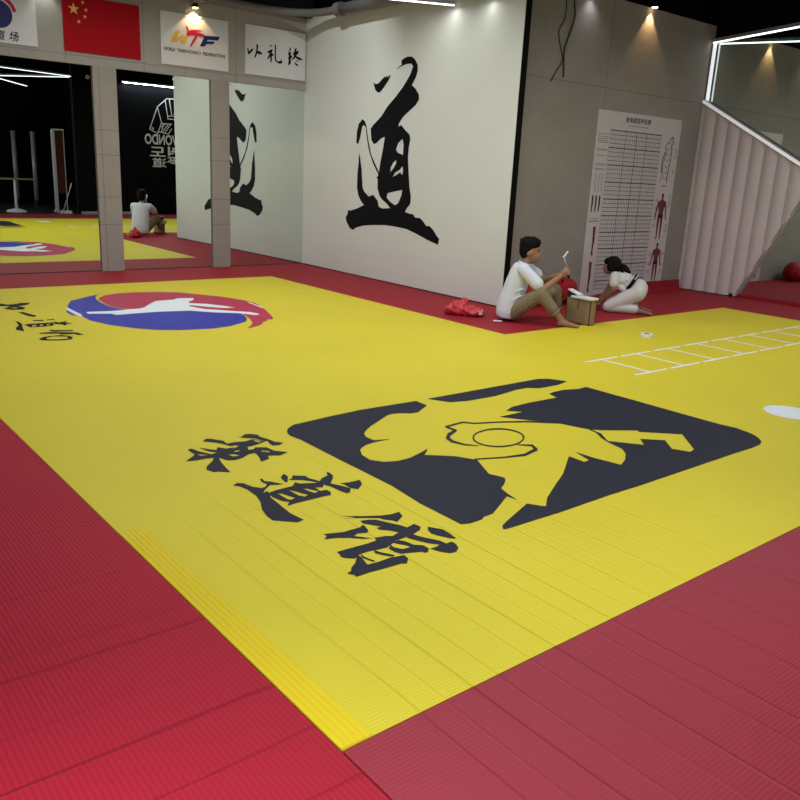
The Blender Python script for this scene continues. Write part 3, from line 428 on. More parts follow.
for s, x0, x1 in (('道',1.665,1.775),('场',1.812,1.925)):
    mb = MB(); add_text(mb, s, x0, x1, 2.765, 2.872, S, .012, .2); mb.build('lettering', M['print_black'], t, origin=t.location)
# flag
t = board('wall_flag', 2.452, 3.42, 2.737, 3.385, M['flag_red'], 'red flag with five yellow stars on the concrete header', 'flag')
def star(mb, cx, cz, r, rot=0):
    p = []
    for k in range(10):
        a = math.pi/2 + rot + k*math.pi/5; q = r if k%2==0 else r*.39
        p.append((cx+q*math.cos(a), cz+q*math.sin(a)))
    mb.poly([p], S)
mb = MB(); star(mb, 2.585, 3.228, .072); mb.build('star', M['star'], t, origin=t.location)
for x, z, r_ in ((2.70,3.315,.4),(2.734,3.235,.1),(2.718,3.157,-.1),(2.640,3.09,-.4)):
    mb = MB(); star(mb, x, z, .026, r_); mb.build('star', M['star'], t, origin=t.location)
# federation sign
t = board('wall_sign', 3.70, 4.685, 2.727, 3.38, M['sign_white'], 'white federation sign with three coloured letters under a warm lamp', 'sign')
for key, m in (('W_GOLD','gold'),('T_RED','crimson'),('F_BLUE','navy')):
    mb = MB()
    for P in TR[key]: mb.poly(P, S)
    mb.build('logo_letter', M[m], t, origin=t.location)
x = 3.738
for s, w_ in (('WORLD',.155),('TAEKWONDO',.345),('FEDERATION',.33)):
    mb = MB(); add_text(mb, s, x, x+w_, 2.898, 2.942, S, .025); mb.build('lettering', M['print_black'], t, origin=t.location); x += w_+.031
# brush sign
t = board('wall_sign', 4.952, 5.955, 2.733, 3.39, M['sign_white'], 'white sign board with three black brush characters beside the white wall', 'sign')
for grp in ((0,3),(3,6),(6,10)):
    mb = MB()
    for P in TR['SIGN_BRUSH'][grp[0]:grp[1]]: mb.poly(P, S)
    mb.build('brush_character', M['print_black'], t, origin=t.location)

# ------------------------------------------------------------------ posture chart on the concrete wall
YP = YC-.006
t = thing('wall_chart', 'tall white posture grid chart with anatomy figures on the concrete wall', 'poster', (8.6,YC,.0))
MB().box((7.625,YP,.004),(9.49,YC-.001,2.375)).build('sheet', M['paper'], t, origin=t.location)
Q = lambda x, z: (x, YP-.0015, z)
Q2 = lambda x, z: (x, YP-.0025, z)
mb = MB(); gx0, gx1, gz1 = 7.905, 9.045, 2.145; nrow = 38
for k in range(nrow+1):
    z = gz1 - k*.0541; w = .012 if k%4==0 else .0055
    mb.poly([[(gx0,z-w/2),(gx1,z-w/2),(gx1,z+w/2),(gx0,z+w/2)]], Q2)
for x, w in ((8.475,.013),(8.235,.007),(8.70,.007)):
    mb.poly([[(x-w/2,gz1-nrow*.0541),(x+w/2,gz1-nrow*.0541),(x+w/2,gz1),(x-w/2,gz1)]], Q2)
mb.build('printed_grid', M['ink'], t, origin=t.location)
mb = MB()
for k in range(29):
    x = gx0 + (gx1-gx0)*k/28; mb.poly([[(x-.003,gz1-nrow*.0541),(x+.003,gz1-nrow*.0541),(x+.003,gz1),(x-.003,gz1)]], Q)
mb.build('printed_rules', M['ink_soft'], t, origin=t.location)
mb = MB(); add_text(mb, '身体姿态评估表', 8.195, 8.757, 2.256, 2.328, Q2, .018); mb.build('title', M['ink'], t, origin=t.location)
def note(x0, x1, zs, name='text_block'):
    mb = MB(); 
    for z in zs: mb.poly([[(x0,z-.003),(x1,z-.003),(x1,z+.003),(x0,z+.003)]], Q2)
    mb.poly([[(x0,zs[-1]-.003),(x0+.004,zs[-1]-.003),(x0+.004,zs[0]+.003),(x0,zs[0]+.003)]], Q2)
    mb.build(name, M['ink_soft'], t, origin=t.location)
note(8.25, 8.715, (2.219,), 'subtitle')
for zs in ((2.09,2.055,2.03,2.005,1.985),(1.90,1.885),(1.82,),(1.72,1.70),(1.66,1.645),(1.03,1.0,.985)): note(7.665, 7.875, zs)
for fx, zs in ((9.1,(1.30,1.2,1.1,.95,.55,.42,.3)),(9.41,(1.98,1.9,1.7,1.35,1.28,1.22,.95,.88,.55,.4,.3))):
    for z in zs: note(fx, fx+.055, (z,z-.02,z-.04))
note(9.19, 9.31, (1.481,1.475))
def limb2(mb, a, b, w0, w1):
    d = math.hypot(b[0]-a[0], b[1]-a[1]); nx, nz = -(b[1]-a[1])/d, (b[0]-a[0])/d
    mb.poly([[(a[0]+nx*w0,a[1]+nz*w0),(a[0]-nx*w0,a[1]-nz*w0),(b[0]-nx*w1,b[1]-nz*w1),(b[0]+nx*w1,b[1]+nz*w1)]], Q2)
def figure2(cx, z0, h, m, arms=.21):
    mb = MB(); P = lambda u, v: (cx+u*h, z0+v*h)
    mb.poly([[P(.045*math.cos(a*math.pi/8), .945+.055*math.sin(a*math.pi/8)) for a in range(16)]], Q2)
    mb.poly([[P(-.025,.90),P(.025,.90),P(.035,.86),P(.13,.82),P(.115,.70),P(.085,.60),P(.105,.50),P(0,.46),P(-.105,.50),P(-.085,.60),P(-.115,.70),P(-.13,.82),P(-.035,.86)]], Q2)
    for s in (-1,1):
        limb2(mb, P(s*.125,.81), P(s*.18,.62), .032*h, .024*h); limb2(mb, P(s*.18,.63), P(s*arms,.42), .024*h, .014*h)
        limb2(mb, P(s*.055,.52), P(s*.065,.27), .05*h, .032*h); limb2(mb, P(s*.065,.28), P(s*.06,.03), .034*h, .016*h); limb2(mb, P(s*.06,.035), P(s*.085,.0), .02*h, .018*h)
    return mb.build('anatomy_figure', m, t, origin=t.location)
figure2(9.26, .745, .635, M['ink_red']); figure2(9.285, .118, .575, M['ink_red'])
# line drawing of a body seen from the side at the top
mb = MB(); pt = [(9.30,2.14),(9.335,2.12),(9.34,2.06),(9.31,2.03),(9.33,1.98),(9.325,1.80),(9.30,1.68),(9.30,1.53)]
stroke2(mb, pt, .016, Q2); stroke2(mb, [(9.30,2.14),(9.26,2.11),(9.265,2.06),(9.20,2.05),(9.17,1.98),(9.21,1.93),(9.18,1.85),(9.16,1.75),(9.17,1.62),(9.13,1.53)], .010, Q2)
stroke2(mb, [(9.17,1.93),(9.13,1.80),(9.14,1.66)], .018, Q2)
for z in (1.99,1.92,1.84,1.76,1.68,1.60): stroke2(mb, [(9.19,z),(9.25,z-.03),(9.31,z+.01)], .006, Q2)
mb.build('anatomy_figure', M['ink_brown'], t, origin=t.location)
for x in (7.685,7.757,7.83):
    mb = MB(); limb2(mb,(x,1.30),(x+.004,1.21),.018,.014); limb2(mb,(x+.004,1.22),(x-.004,1.11),.015,.010); limb2(mb,(x,1.325),(x,1.29),.012,.014); mb.build('posture_figure', M['ink'], t, origin=t.location)
mb = MB()
for x in (7.70,7.77,7.84):
    stroke2(mb, [(x-.02,1.6),(x,1.55),(x-.015,1.5),(x+.005,1.36)], .006, Q2); stroke2(mb, [(x+.02,1.6),(x+.012,1.5),(x+.015,1.36)], .004, Q2)
mb.build('posture_sketch', M['ink_soft'], t, origin=t.location)
for z0, z1 in ((.545,.92),(.055,.46)):
    mb = MB(); limb2(mb,(7.79,z1),(7.80,(z0+z1)/2+.02),.030,.018); limb2(mb,(7.80,(z0+z1)/2+.05),(7.79,z0+.03),.024,.011); limb2(mb,(7.79,z0+.05),(7.80,z0),.018,.02); mb.build('limb_diagram', M['ink_red'], t, origin=t.location)

# ------------------------------------------------------------------ right mirror, fluted panel, light frame
t = thing('wall_mirror', 'big wall mirror on the right above and behind the fluted panel', 'mirror', (XM,1.7,.05))
MB().box((XM,-1.9,.05),(XM+.006,YC-.002,3.46)).build('mirror_pane', M['mirror'], t, origin=t.location)
MB().box((XM-.004,-1.9,.0),(XM+.008,YC-.002,.05)).build('edge_strip', M['red_back'], t, origin=t.location)['label'] = 'dark red strip under the mirror'
t = thing('fluted_panel', 'white fluted panel with slanted edges in front of the right mirror', 'panel', (9.97,4.6,.0))
def pz(y):  # lower and upper outline of the panel at y
    top = 1.685 + (y-3.55)*(2.64-1.685)/(5.33-3.55)
    bot = .012 if y > 4.42 else .012 + (4.42-y)*(1.685-.012)/(4.42-3.55)
    return bot, max(top, bot+.001)
mb = MB(); N = 220; F0 = []; 
for k in range(N+1):
    y = 3.552 + (5.33-3.552)*k/N
    x = 9.985 - .034*abs(math.sin(math.pi*(y-3.55)/.198))**.8 - .006
    zb, zt = pz(y); F0.append([mb.bm.verts.new(p) for p in ((x,y,zb),(x,y,zt),(XM-.012,y,zt),(XM-.012,y,zb))])
for p, q in zip(F0, F0[1:]):
    for j in range(4): mb.bm.faces.new((p[j], p[(j+1)%4], q[(j+1)%4], q[j]))
mb.bm.faces.new(F0[0]); mb.bm.faces.new(F0[-1][::-1])
mb.build('flutes', M['flute'], t, origin=t.location)
mb = MB().bar((9.985,4.43,.02),(9.985,3.56,1.69),.075,.018,up=(0,1,.5)); mb.build('edge_trim', M['flute_edge'], t, origin=t.location)
mb = MB().bar((9.975,5.335,.0),(9.975,5.335,2.64),.05,.03); mb.build('side_trim', M['flute'], t, origin=t.location)
MB().ell((9.93,4.47,.03),(.022,.03,.025)).build('foot', M['black_plastic'], t, origin=t.location)
def led_bar(p, q, lab, m='led', w=.05, strength=None, group=None):
    p = V(p); q = V(q); t = thing('led_light_bar', lab, 'light', p, 0, group)
    d = (q-p).normalized()
    MB().bar(p, q, w, w*.8).build('housing', M['alu'], t, origin=p)
    side = V((-1,0,0)) if abs(d.x) < .4 and abs(d.z) > .1 else V((0,0,-1))
    if abs(d.z) > .9: side = V((-.7,-.7,0))
    MB().bar(p+side*w*.34, q+side*w*.34, w*.78, w*.5).build('diffuser', M[m], t, origin=p)
    return t
led_bar((9.985,5.315,2.66),(9.985,5.315,3.45),'upright white light bar in the corner above the fluted panel', 'led_mid', w=.05)
led_bar((9.965,5.335,2.665),(9.965,3.0,2.665-2.335*.5365),'slanted white light bar along the top edge of the fluted panel','led_soft', w=.075)
led_bar((9.97,5.32,3.465),(8.1,.2,3.465),'long ceiling light bar running out from the corner over the right mirror', w=.055)

# ceiling light bars seen in the mirrors
led_bar((6.40,-2.02,3.46),(.4,-.50,3.46),'ceiling light bar in the left mirror, running from the black wall corner', w=.05)
led_bar((6.42,-2.06,3.455),(3.7,-6.0,3.455),'ceiling light bar in the left mirror, running away into the dark recess', w=.05)
led_bar((6.55,-6.85,3.46),(4.2,-3.3,3.46),'far ceiling light bar deepest in the left mirror', w=.05)
led_bar((7.62,-1.926,3.46),(9.9,-1.926,3.46),'light bar along the top of the black logo wall', w=.05)

# ------------------------------------------------------------------ logo on the black wall (seen in the mirror)
YL = -1.945
t = thing('wall_logo', 'white jacket logo with lettering on the black wall, seen in the mirror', 'logo', (9.03,YL,1.3))
K = lambda x, z: (x, YL, z)
mb = MB(); 
for l in TR['DOBOK']:
    stroke2(mb, l, .022, K); stroke2(mb, [(2*9.03-x, z) for x, z in l], .022, K)
mb.poly([[(8.39,2.32),(8.42,2.36),(8.43,2.31),(8.47,2.33),(8.44,2.27)]], K)
mb.build('jacket_outline', M['logo_white'], t, origin=t.location)
for s, x0, x1, z0, z1, b in (('TAEKWONDO',8.19,9.87,1.885,2.165,.022),('태권도',8.32,9.74,1.53,1.85,.02),('跆拳道',8.38,9.68,1.275,1.535,.012)):
    mb = MB(); add_text(mb, s, x0, x1, z0, z1, lambda x, z: (x0+x1-x, YL, z), b); mb.build('lettering', M['logo_white'], t, origin=t.location)

# ------------------------------------------------------------------ equipment reflected from the other side
FZ = -.022
t = thing('barre_stand', 'wooden barre on a white round-based stand, seen in the left mirror', 'barre', (4.9,-2.6,FZ))
MB().tube([(1.2,-2.6,.82),(5.39,-2.6,.82)], .024, 14).build('rail', M['rail_wood'], t, origin=t.location, smooth=True)
for x in (4.9,1.8):
    MB().tube([(x,-2.6,FZ+.05),(x,-2.6,.80)], [.038,.026], 14).build('post', M['white_enamel'], t, origin=t.location, smooth=True)
    MB().lathe((x,-2.6,FZ), [(.245,0),(.25,.02),(.22,.05),(.08,.085),(.04,.10)]).build('base', M['white_enamel'], t, origin=t.location, smooth=True)
for x, y, lab in ((5.86,-6.1,'slimmer grey upright post standing left of the other post in the mirror'),(6.24,-5.5,'grey upright post right of the slimmer post in the mirror')):
    t = thing('upright_post', lab, 'post', (x,y,FZ), 0)
    MB().tube([(x,y,FZ+.15),(x,y,2.10)], .065, 16).build('shaft', M['grey_post'], t, origin=t.location, smooth=True)
    MB().lathe((x,y,FZ), [(.10,0),(.10,.12),(.075,.16)]).build('base', M['black_plastic'], t, origin=t.location)
t = thing('banner_stand', 'pale upright stand with narrow maroon panel and white base, seen in the mirror', 'stand', (5.93,-2.15,FZ))
MB().bar((5.80,-2.15,0),(5.80,-2.15,2.11),.13,.06).build('upright', M['grey_post'], t, origin=t.location)
MB().tube([(6.07,-2.15,0),(6.07,-2.15,2.11)], .014, 10).build('upright', M['grey_post'], t, origin=t.location)
MB().bar((5.80,-2.15,2.11),(6.08,-2.15,2.11),.03).build('top_bar', M['white_enamel'], t, origin=t.location)
MB().box((5.87,-2.16,.5),(6.05,-2.145,2.08)).build('panel', M['maroon'], t, origin=t.location)
MB().box((5.85,-2.27,FZ),(6.15,-2.03,.055)).build('base', M['white_enamel'], t, origin=t.location, bevel=.012)
MB().bar((5.72,-2.15,.03),(5.84,-2.15,.12),.035).build('bracket', M['white_enamel'], t, origin=t.location)
t = thing('thin_stick', 'thin white-tipped stick leaning on the pale stand in the mirror', 'stick', (5.9,-1.98,0))
MB().tube([(5.88,-2.0,FZ),(6.11,-2.0,.62)], .012, 8).build('shaft', M['steel'], t, origin=t.location)
MB().tube([(6.11,-2.0,.62),(6.16,-2.0,.77)], .018, 8).build('tip', M['white_enamel'], t, origin=t.location)
t = thing('wall_detector', 'small round white detector high on the dark wall in the mirror', 'detector', (6.71,-1.93,3.40))
MB().tube([(6.71,-1.95,3.46),(6.71,-1.91,3.46)], [.055,.05], 18).build('shell', M['white_enamel'], t, origin=t.location)
MB().tube([(6.71,-1.912,3.46),(6.71,-1.90,3.46)], .025, 14).build('sensor', M['grey_post'], t, origin=t.location)

# ------------------------------------------------------------------ ceiling services
t = thing('ceiling_pipe', 'grey flanged pipe along the ceiling above the signs and white wall', 'pipe', (5.5,9.2,3.5))
zp = 3.58
arc = [(5.15+.63*math.sin(a*math.pi/20), 9.33-.63*(1-math.cos(a*math.pi/20)), zp) for a in range(0,11)]
MB().tube([(-2.0,9.33,zp)]+arc+[(5.78,8.5,zp)], .052, 16).build('pipe_run', M['pipe'], t, origin=t.location, smooth=True)
MB().tube([(5.78,8.42,zp),(5.79,5.3,zp)], .072, 16).build('pipe_run', M['pipe'], t, origin=t.location, smooth=True)
MB().tube([(5.78,8.52,zp),(5.78,8.40,zp)], .09, 16).build('flange', M['pipe'], t, origin=t.location)
t = thing('ceiling_beam', 'dark beam below the ceiling along the mirror wall', 'beam', (1.5,9.5,3.6))
MB().box((-4,9.42,3.60),(XD-.01,YS-.002,ZC-.002)).build('beam', M['black_plastic'], t, origin=t.location)
def spot_fixture(pos, lab, warm, axis, group=None):
    """small can lamp on a bracket; axis = direction to the wall it hangs on"""
    p = V(pos); t = thing('wall_spotlight', lab, 'lamp', p, 0, group)
    MB().tube([p+V((0,0,.05)), p+V((0,0,.0))], [.036,.042], 18).build('lamp_head', M['black_plastic'], t, origin=p)
    MB().tube([p+V((0,0,.001)), p+V((0,0,-.008))], .036, 18).build('lens', M['bulb_warm' if warm else 'bulb_cool'], t, origin=p)
    MB().bar(p+V((0,0,.04)), p+V((0,0,.04))+V(axis)*.1, .018).build('bracket', M['black_plastic'], t, origin=p)
    return t
def person(label, cat, P, e, group=None):
    return thing('person', label, cat, (P[0],P[1],0), math.atan2(e[1], e[0]))
def fingers(mb, palm, along, out, curl, L=.062, r=.0085, n=4, spread=.019):
    """fingers side by side along `along`, leaving the palm in `out`, bending towards `curl`"""
    a = V(along).normalized(); o = V(out).normalized(); c = V(curl).normalized(); p = V(palm)
    for k in range(n):
        l = L*(1.0, 1.1, 1.03, .82)[k]
        b = p + a*((k-1.5)*spread)
        k1 = b + o*l*.45; k2 = k1 + (o*.35 + c*.9).normalized()*l*.38; k3 = k2 + (c*.8 - o*.6).normalized()*l*.30
        mb.cap(b, r*1.1, k1, r, 8); mb.cap(k1, r, k2, r*.9, 8); mb.cap(k2, r*.9, k3, r*.75, 8)

# ---- seated boy ---------------------------------------------------------------
b = person('person in white T-shirt and khaki trousers sitting on red mat holding a tool','person',(5.45,4.44),(.671,-.742))
sk = MB()
sk.ell((.072,0,.785),(.098,.076,.105)).ell((.115,0,.705),(.066,.056,.080)).ell((.135,0,.660),(.034,.036,.030))
sk.ell((.178,0,.728),(.016,.013,.022)).ell((.166,0,.745),(.014,.010,.03)).ell((.166,0,.692),(.012,.024,.010)).ell((.156,0,.772),(.018,.05,.014))
for s in (-1,1): sk.ell((.060,s*.078,.735),(.024,.010,.034)).ell((.075,s*.068,.735),(.03,.02,.03))
sk.cap((.022,0,.585),.058,(.062,0,.70),.052)
sk.ell((-.02,0,.47),(.105,.150,.16)).ell((-.07,0,.27),(.105,.135,.15)).ell((-.085,0,.11),(.115,.155,.10)).cap((.02,-.14,.565),.056,(.02,.14,.565),.056)
# near arm raised in front, elbow on knee
sk.cap((.035,-.165,.565),.052,(.225,-.225,.372),.040).cap((.225,-.225,.372),.040,(.405,-.125,.522),.026)
sk.ell((.440,-.108,.558),(.040,.022,.034),(-.7,'Y'))
sk.cap((.035,.165,.565),.050,(.265,.215,.428),.038).cap((.265,.215,.428),.038,(.405,.035,.520),.025)
sk.ell((.440,.0,.545),(.040,.022,.032),(-.5,'Y'))
tl0, tl1 = V((.500,-.072,.495)), V((.430,-.045,.720)); ta = (tl1-tl0).normalized()
fingers(sk, V((.462,-.100,.566)), ta, (1,.05,.3), (-.1,1,0), L=.064)
sk.cap((.430,-.112,.580),.011,(.455,-.075,.612),.010,8).cap((.455,-.075,.612),.010,(.478,-.052,.618),.008,8)
fingers(sk, V((.462,-.005,.548)), ta, (1,-.1,.2), (.0,-1,0), L=.058)
sk.cap((.432,.0,.565),.011,(.452,-.02,.60),.009,8).cap((.452,-.02,.60),.009,(.470,-.035,.610),.008,8)
# legs
sk.cap((-.07,-.085,.105),.078,(.215,-.215,.335),.056).cap((.215,-.215,.335),.054,(.452,-.190,.075),.034)
sk.cap((.452,-.190,.06),.036,(.448,-.188,.036),.036).cap((.462,-.190,.045),.036,(.585,-.192,.024),.024).ell((.60,-.192,.022),(.045,.042,.02))
for k in range(5): sk.cap((.615,-.222+.015*k,.016),.0125-.001*k,(.648-.007*abs(k-3),-.226+.016*k,.013),.010-.0005*k,8)
sk.cap((-.07,.085,.105),.078,(.375,.195,.330),.056).cap((.375,.195,.330),.054,(.445,.235,.075),.034)
sk.cap((.445,.235,.06),.036,(.44,.24,.036),.036).cap((.45,.235,.045),.034,(.50,.10,.024),.024).ell((.505,.085,.02),(.04,.04,.018))
for k in range(5): sk.cap((.485+.013*k,.075,.015),.010,(.485+.015*k,.045+.005*abs(k-3),.013),.009,8)
body = sk.build('body', M['skin'], b, smooth=True, remesh=.0062, smooth_it=3)
h = MB(); h.ell((.060,0,.822),(.112,.090,.082)).ell((.018,0,.765),(.066,.083,.100)).ell((.118,0,.848),(.062,.072,.042)).ell((.045,-.072,.775),(.034,.016,.045)).ell((.045,.072,.775),(.034,.016,.045))
for k in range(26):
    a = random.uniform(0, 2*math.pi); rr = random.uniform(.3,1)
    h.ell((.06+.095*rr*math.cos(a), .075*rr*math.sin(a), .832+.062*math.sqrt(max(0,1-rr*rr*.8))),(.022,.020,.016))
h.build('hair', M['hair'], b, smooth=True, remesh=.007, smooth_it=2)
for s in (-1,1):
    MB().ell((.158,s*.031,.752),(.009,.013,.008)).build('eye', M['eye'], b, smooth=True)
    MB().tube([(.168,s*.016,.776),(.165,s*.032,.780),(.150,s*.050,.774)],[.004,.005,.003],8).build('eyebrow', M['hair'], b, smooth=True)
MB().ell((.176,0,.692),(.006,.020,.005)).build('mouth', M['lip'], b, smooth=True)
sh = MB()
sh.loft([((-.118,0,.030),.085,.135),((-.118,0,.045),.118,.170),((-.112,0,.10),.130,.182),((-.092,0,.20),.130,.176),((-.066,0,.30),.126,.170),((-.042,0,.40),.122,.172),((-.022,0,.50),.108,.172),((-.006,0,.575),.094,.162),((-.002,0,.618),.074,.105)])
sh.cap((.010,-.140,.572),.062,(.010,.140,.572),.062).ell((.0,0,.598),(.070,.095,.036))
for s, el in ((-1,(.172,-.208,.435)),(1,(.160,.192,.488))):
    sh.cap((.022,s*.162,.565),.070,el,.070)
for p_, q_ in (((-.06,-.172,.16),(.03,-.150,.24)),((-.07,-.174,.24),(.04,-.150,.30)),((-.05,-.172,.33),(.05,-.15,.37))):   # soft folds at the waist
    sh.cap(p_, .007, q_, .010, 8)
shirt = sh.build('shirt', M['shirt'], b, smooth=True, remesh=.008, smooth_it=6)
MB().loop([(.028+.062*math.cos(a*math.pi/10), .064*math.sin(a*math.pi/10), .618+.018*math.cos(a*math.pi/10+math.pi)) for a in range(20)], (.010,.012)).build('collar', M['shirt'], shirt, smooth=True)
tr = MB(); tr.ell((-.075,0,.105),(.118,.168,.098))
tr.cap((-.06,-.085,.108),.094,(.215,-.215,.335),.076).cap((.215,-.215,.335),.076,(.352,-.202,.185),.062)
tr.cap((-.06,.085,.108),.092,(.375,.195,.330),.074).cap((.375,.195,.330),.074,(.412,.220,.185),.062)
for k in range(7):
    f = k/7; c = V((-.03,-.16,.11)).lerp(V((.21,-.27,.32)), f); tr.cap(c+V((-.03,0,-.05)),.012,c+V((.03,.03,.075)),.012,8)
trs = tr.build('trousers', M['khaki'], b, smooth=True, remesh=.008, smooth_it=3)
for c, ax in (((.352,-.202,.185),(.137,.013,-.15)),((.412,.220,.185),(.04,.02,-.14))):
    ax = V(ax).normalized(); u = ax.cross(V((0,1,0))).normalized(); w = ax.cross(u); c = V(c)+ax*.052
    MB().loop([c + u*math.cos(k*math.pi/9)*.052 + w*math.sin(k*math.pi/9)*.052 for k in range(18)], (.008,.015)).build('cuff', M['khaki'], trs, smooth=True)
# tool in his hands
def boyw(p): a, d, z = p; return V((5.45+.671*a+.742*d, 4.44-.742*a+.671*d, z))
t = thing('hand_tool', 'small scraper with dark handle and pale head held up by the boy', 'tool', boyw((.50,-.072,.495)))
MB().tube([boyw(tl0), boyw(tl0.lerp(tl1,.45))], [.014,.012], 12).build('handle', M['black_plastic'], t, origin=t.location, smooth=True)
MB().tube([boyw(tl0.lerp(tl1,.44)), boyw(tl1)], .0055, 10).build('shaft', M['steel'], t, origin=t.location, smooth=True)
MB().bar(boyw(tl1+V((-.010,0,-.012))), boyw(tl1+V((.032,0,.058))), .042, .016).build('head', M['white_enamel'], t, origin=t.location, bevel=.004)

# ---- kneeling girl ------------------------------------------------------------
G0 = (7.1,4.4)
g = person('person with black ponytail in white uniform and black belt kneeling on red mat','person',G0,(.583,-.813))
def girlw(p): a, d, z = p; return V((G0[0]+.583*a+.813*d, G0[1]-.813*a+.583*d, z))
sk = MB()
sk.ell((-.082,0,.545),(.080,.068,.088)).ell((-.118,.012,.490),(.055,.048,.062)).ell((-.135,.015,.462),(.030,.03,.026)).ell((-.168,.018,.503),(.014,.011,.018))
for s in (-1,1): sk.ell((-.075,s*.070,.512),(.022,.010,.030))
sk.cap((-.055,0,.49),.045,(.0,0,.440),.048)
sk.ell((.035,0,.385),(.115,.115,.085)).ell((.150,0,.340),(.105,.10,.085)).ell((.255,0,.275),(.105,.125,.11)).cap((-.025,-.10,.425),.045,(-.025,.10,.425),.045)
sk.cap((-.035,-.120,.425),.043,(-.025,-.165,.285),.034).cap((-.025,-.165,.285),.034,(-.150,-.055,.105),.023)
sk.ell((-.182,-.025,.068),(.036,.030,.020),(.7,'Y'))
fingers(sk, V((-.200,-.018,.050)), (.2,1,0), (-.8,.1,-.45), (-.2,0,-1), L=.050, r=.0078, spread=.016)
sk.cap((-.172,.005,.070),.010,(-.185,.035,.045),.009,8).cap((-.185,.035,.045),.009,(-.200,.045,.022),.007,8)
sk.cap((-.015,.120,.42),.042,(-.08,.175,.26),.033).cap((-.08,.175,.26),.033,(-.175,.165,.095),.023)
sk.ell((-.200,.165,.060),(.036,.030,.020),(.7,'Y'))
fingers(sk, V((-.218,.165,.044)), (0,1,0), (-.8,.0,-.45), (-.2,0,-1), L=.050, r=.0078, spread=.016)
for s, kx in ((-1,-.070),(1,-.045)):
    sk.cap((.255,s*.075,.255),.088,(kx,s*.135,.058),.050).cap((kx,s*.135,.052),.048,(.290,s*.125,.042),.032)
    sk.cap((.290,s*.125,.040),.032,(.335,s*.122,.036),.030).cap((.330,s*.122,.034),.028,(.430,s*.115,.020),.017)
    for k in range(5): sk.cap((.425,s*.115+(k-2)*.013,.016),.009,(.452,s*.115+(k-2)*.014,.012),.007,8)
sk.build('body', M['skin_girl'], g, smooth=True, remesh=.006, smooth_it=3)
h = MB(); h.ell((-.062,0,.572),(.094,.084,.082)).ell((-.020,0,.535),(.066,.080,.082)).ell((-.085,-.068,.530),(.050,.018,.060)).ell((-.085,.068,.530),(.050,.018,.060)).ell((-.125,.0,.585),(.05,.06,.045))
hair = h.build('hair', M['hair'], g, smooth=True, remesh=.007, smooth_it=2)
MB().tube([(.030,0,.545),(.070,-.01,.535),(.100,-.02,.500),(.130,-.02,.478),(.150,-.03,.470)],[.022,.034,.032,.022,.006],12).tube([(.04,-.02,.53),(.05,-.05,.48),(.060,-.06,.455)],[.02,.018,.004],10).build('ponytail', M['hair'], hair, smooth=True)
for s in (-1,1): MB().ell((-.155,.015+s*.026,.525),(.008,.011,.007)).build('eye', M['eye'], g, smooth=True)
MB().ell((-.166,.017,.473),(.006,.016,.004)).build('mouth', M['lip'], g, smooth=True)
sh = MB(); sh.ell((.032,0,.385),(.132,.138,.098)).ell((.140,0,.345),(.125,.122,.095)).cap((-.02,-.105,.425),.056,(-.02,.105,.425),.056).ell((.06,0,.425),(.12,.11,.055))
sh.cap((-.03,-.120,.425),.058,(-.030,-.152,.345),.056).cap((-.012,.120,.42),.056,(-.050,.152,.335),.054)
sh.cap((.05,-.11,.30),.035,(.12,-.09,.27),.03)
for k in range(6): sh.cap((-.02+.045*k,-.13,.36+.01*k),.010,(.04+.04*k,-.05,.46),.008,8)
top = sh.build('uniform_top', M['gi'], g, smooth=True, remesh=.008, smooth_it=3)
tr = MB(); tr.ell((.252,0,.285),(.118,.140,.125)).ell((.235,0,.22),(.11,.135,.10))
for s, kx in ((-1,-.070),(1,-.045)):
    tr.cap((.250,s*.075,.250),.108,(kx+.005,s*.135,.068),.066).cap((kx+.005,s*.135,.060),.058,(.235,s*.126,.058),.056)
for k in range(7): f = k/7; c = V((-.03,-.185,.09)).lerp(V((.26,-.16,.27)), f); tr.cap(c+V((-.05,0,-.03)),.011,c+V((.06,.02,.05)),.010,8)
tr.build('uniform_trousers', M['gi'], g, smooth=True, remesh=.008, smooth_it=3)
c = V((.165,0,.345)); u = V((.062,0,.100)); w = V((0,.140,0))
MB().loop([c + u*math.cos(k*math.pi/20) + w*math.sin(k*math.pi/20) for k in range(40)], (.008,.020)).ell((.085,.0,.255),(.02,.03,.018)).build('belt', M['belt'], g, smooth=True)

# ---- cardboard box ------------------------------------------------------------
bx0, bx1, by0, by1, bz = 5.945, 6.045, 3.865, 4.19, .27
t = thing('cardboard_box', 'open brown cardboard box between the two seated people', 'box', ((bx0+bx1)/2,(by0+by1)/2,.001))
w = .006
mb = MB().box((bx0,by0,.001),(bx1,by1,.008)).box((bx0,by0,.001),(bx0+w,by1,bz)).box((bx1-w,by0,.001),(bx1,by1,bz)).box((bx0,by0,.001),(bx1,by0+w,bz)).box((bx0,by1-w,.001),(bx1,by1,bz))
mb.build('carton', M['card'], t, origin=t.location)
MB().box((bx0-.001,by0+.15,.16),(bx0,by0+.18,bz)).build('tape_strip', M['card_in'], t, origin=t.location)
for p, q, r_, s_ in (((bx0,by1,bz),(bx1,by1,bz),(bx1,by1+.10,bz-.06),(bx0,by1+.10,bz-.06)),((bx1,by0,bz),(bx1,by1,bz),(bx1+.07,by1,bz-.04),(bx1+.07,by0,bz-.04))):
    mb = MB(); a = [mb.bm.verts.new(c) for c in (p,q,r_,s_)]; b2 = [mb.bm.verts.new(V(c)+V((0,0,.004))) for c in (p,q,r_,s_)]
    mb.bm.faces.new(a[::-1]); mb.bm.faces.new(b2)
    for k in range(4): mb.bm.faces.new((a[k], a[(k+1)%4], b2[(k+1)%4], b2[k]))
    mb.build('flap', M['card'], t, origin=t.location)
tag(MB().bar((5.99,3.85,.284),(5.99,4.125,.284),.13,.022).build('foam_sheet', M['foam'], bevel=.003), 'white foam sheet lying across the top of the cardboard box', 'sheet')
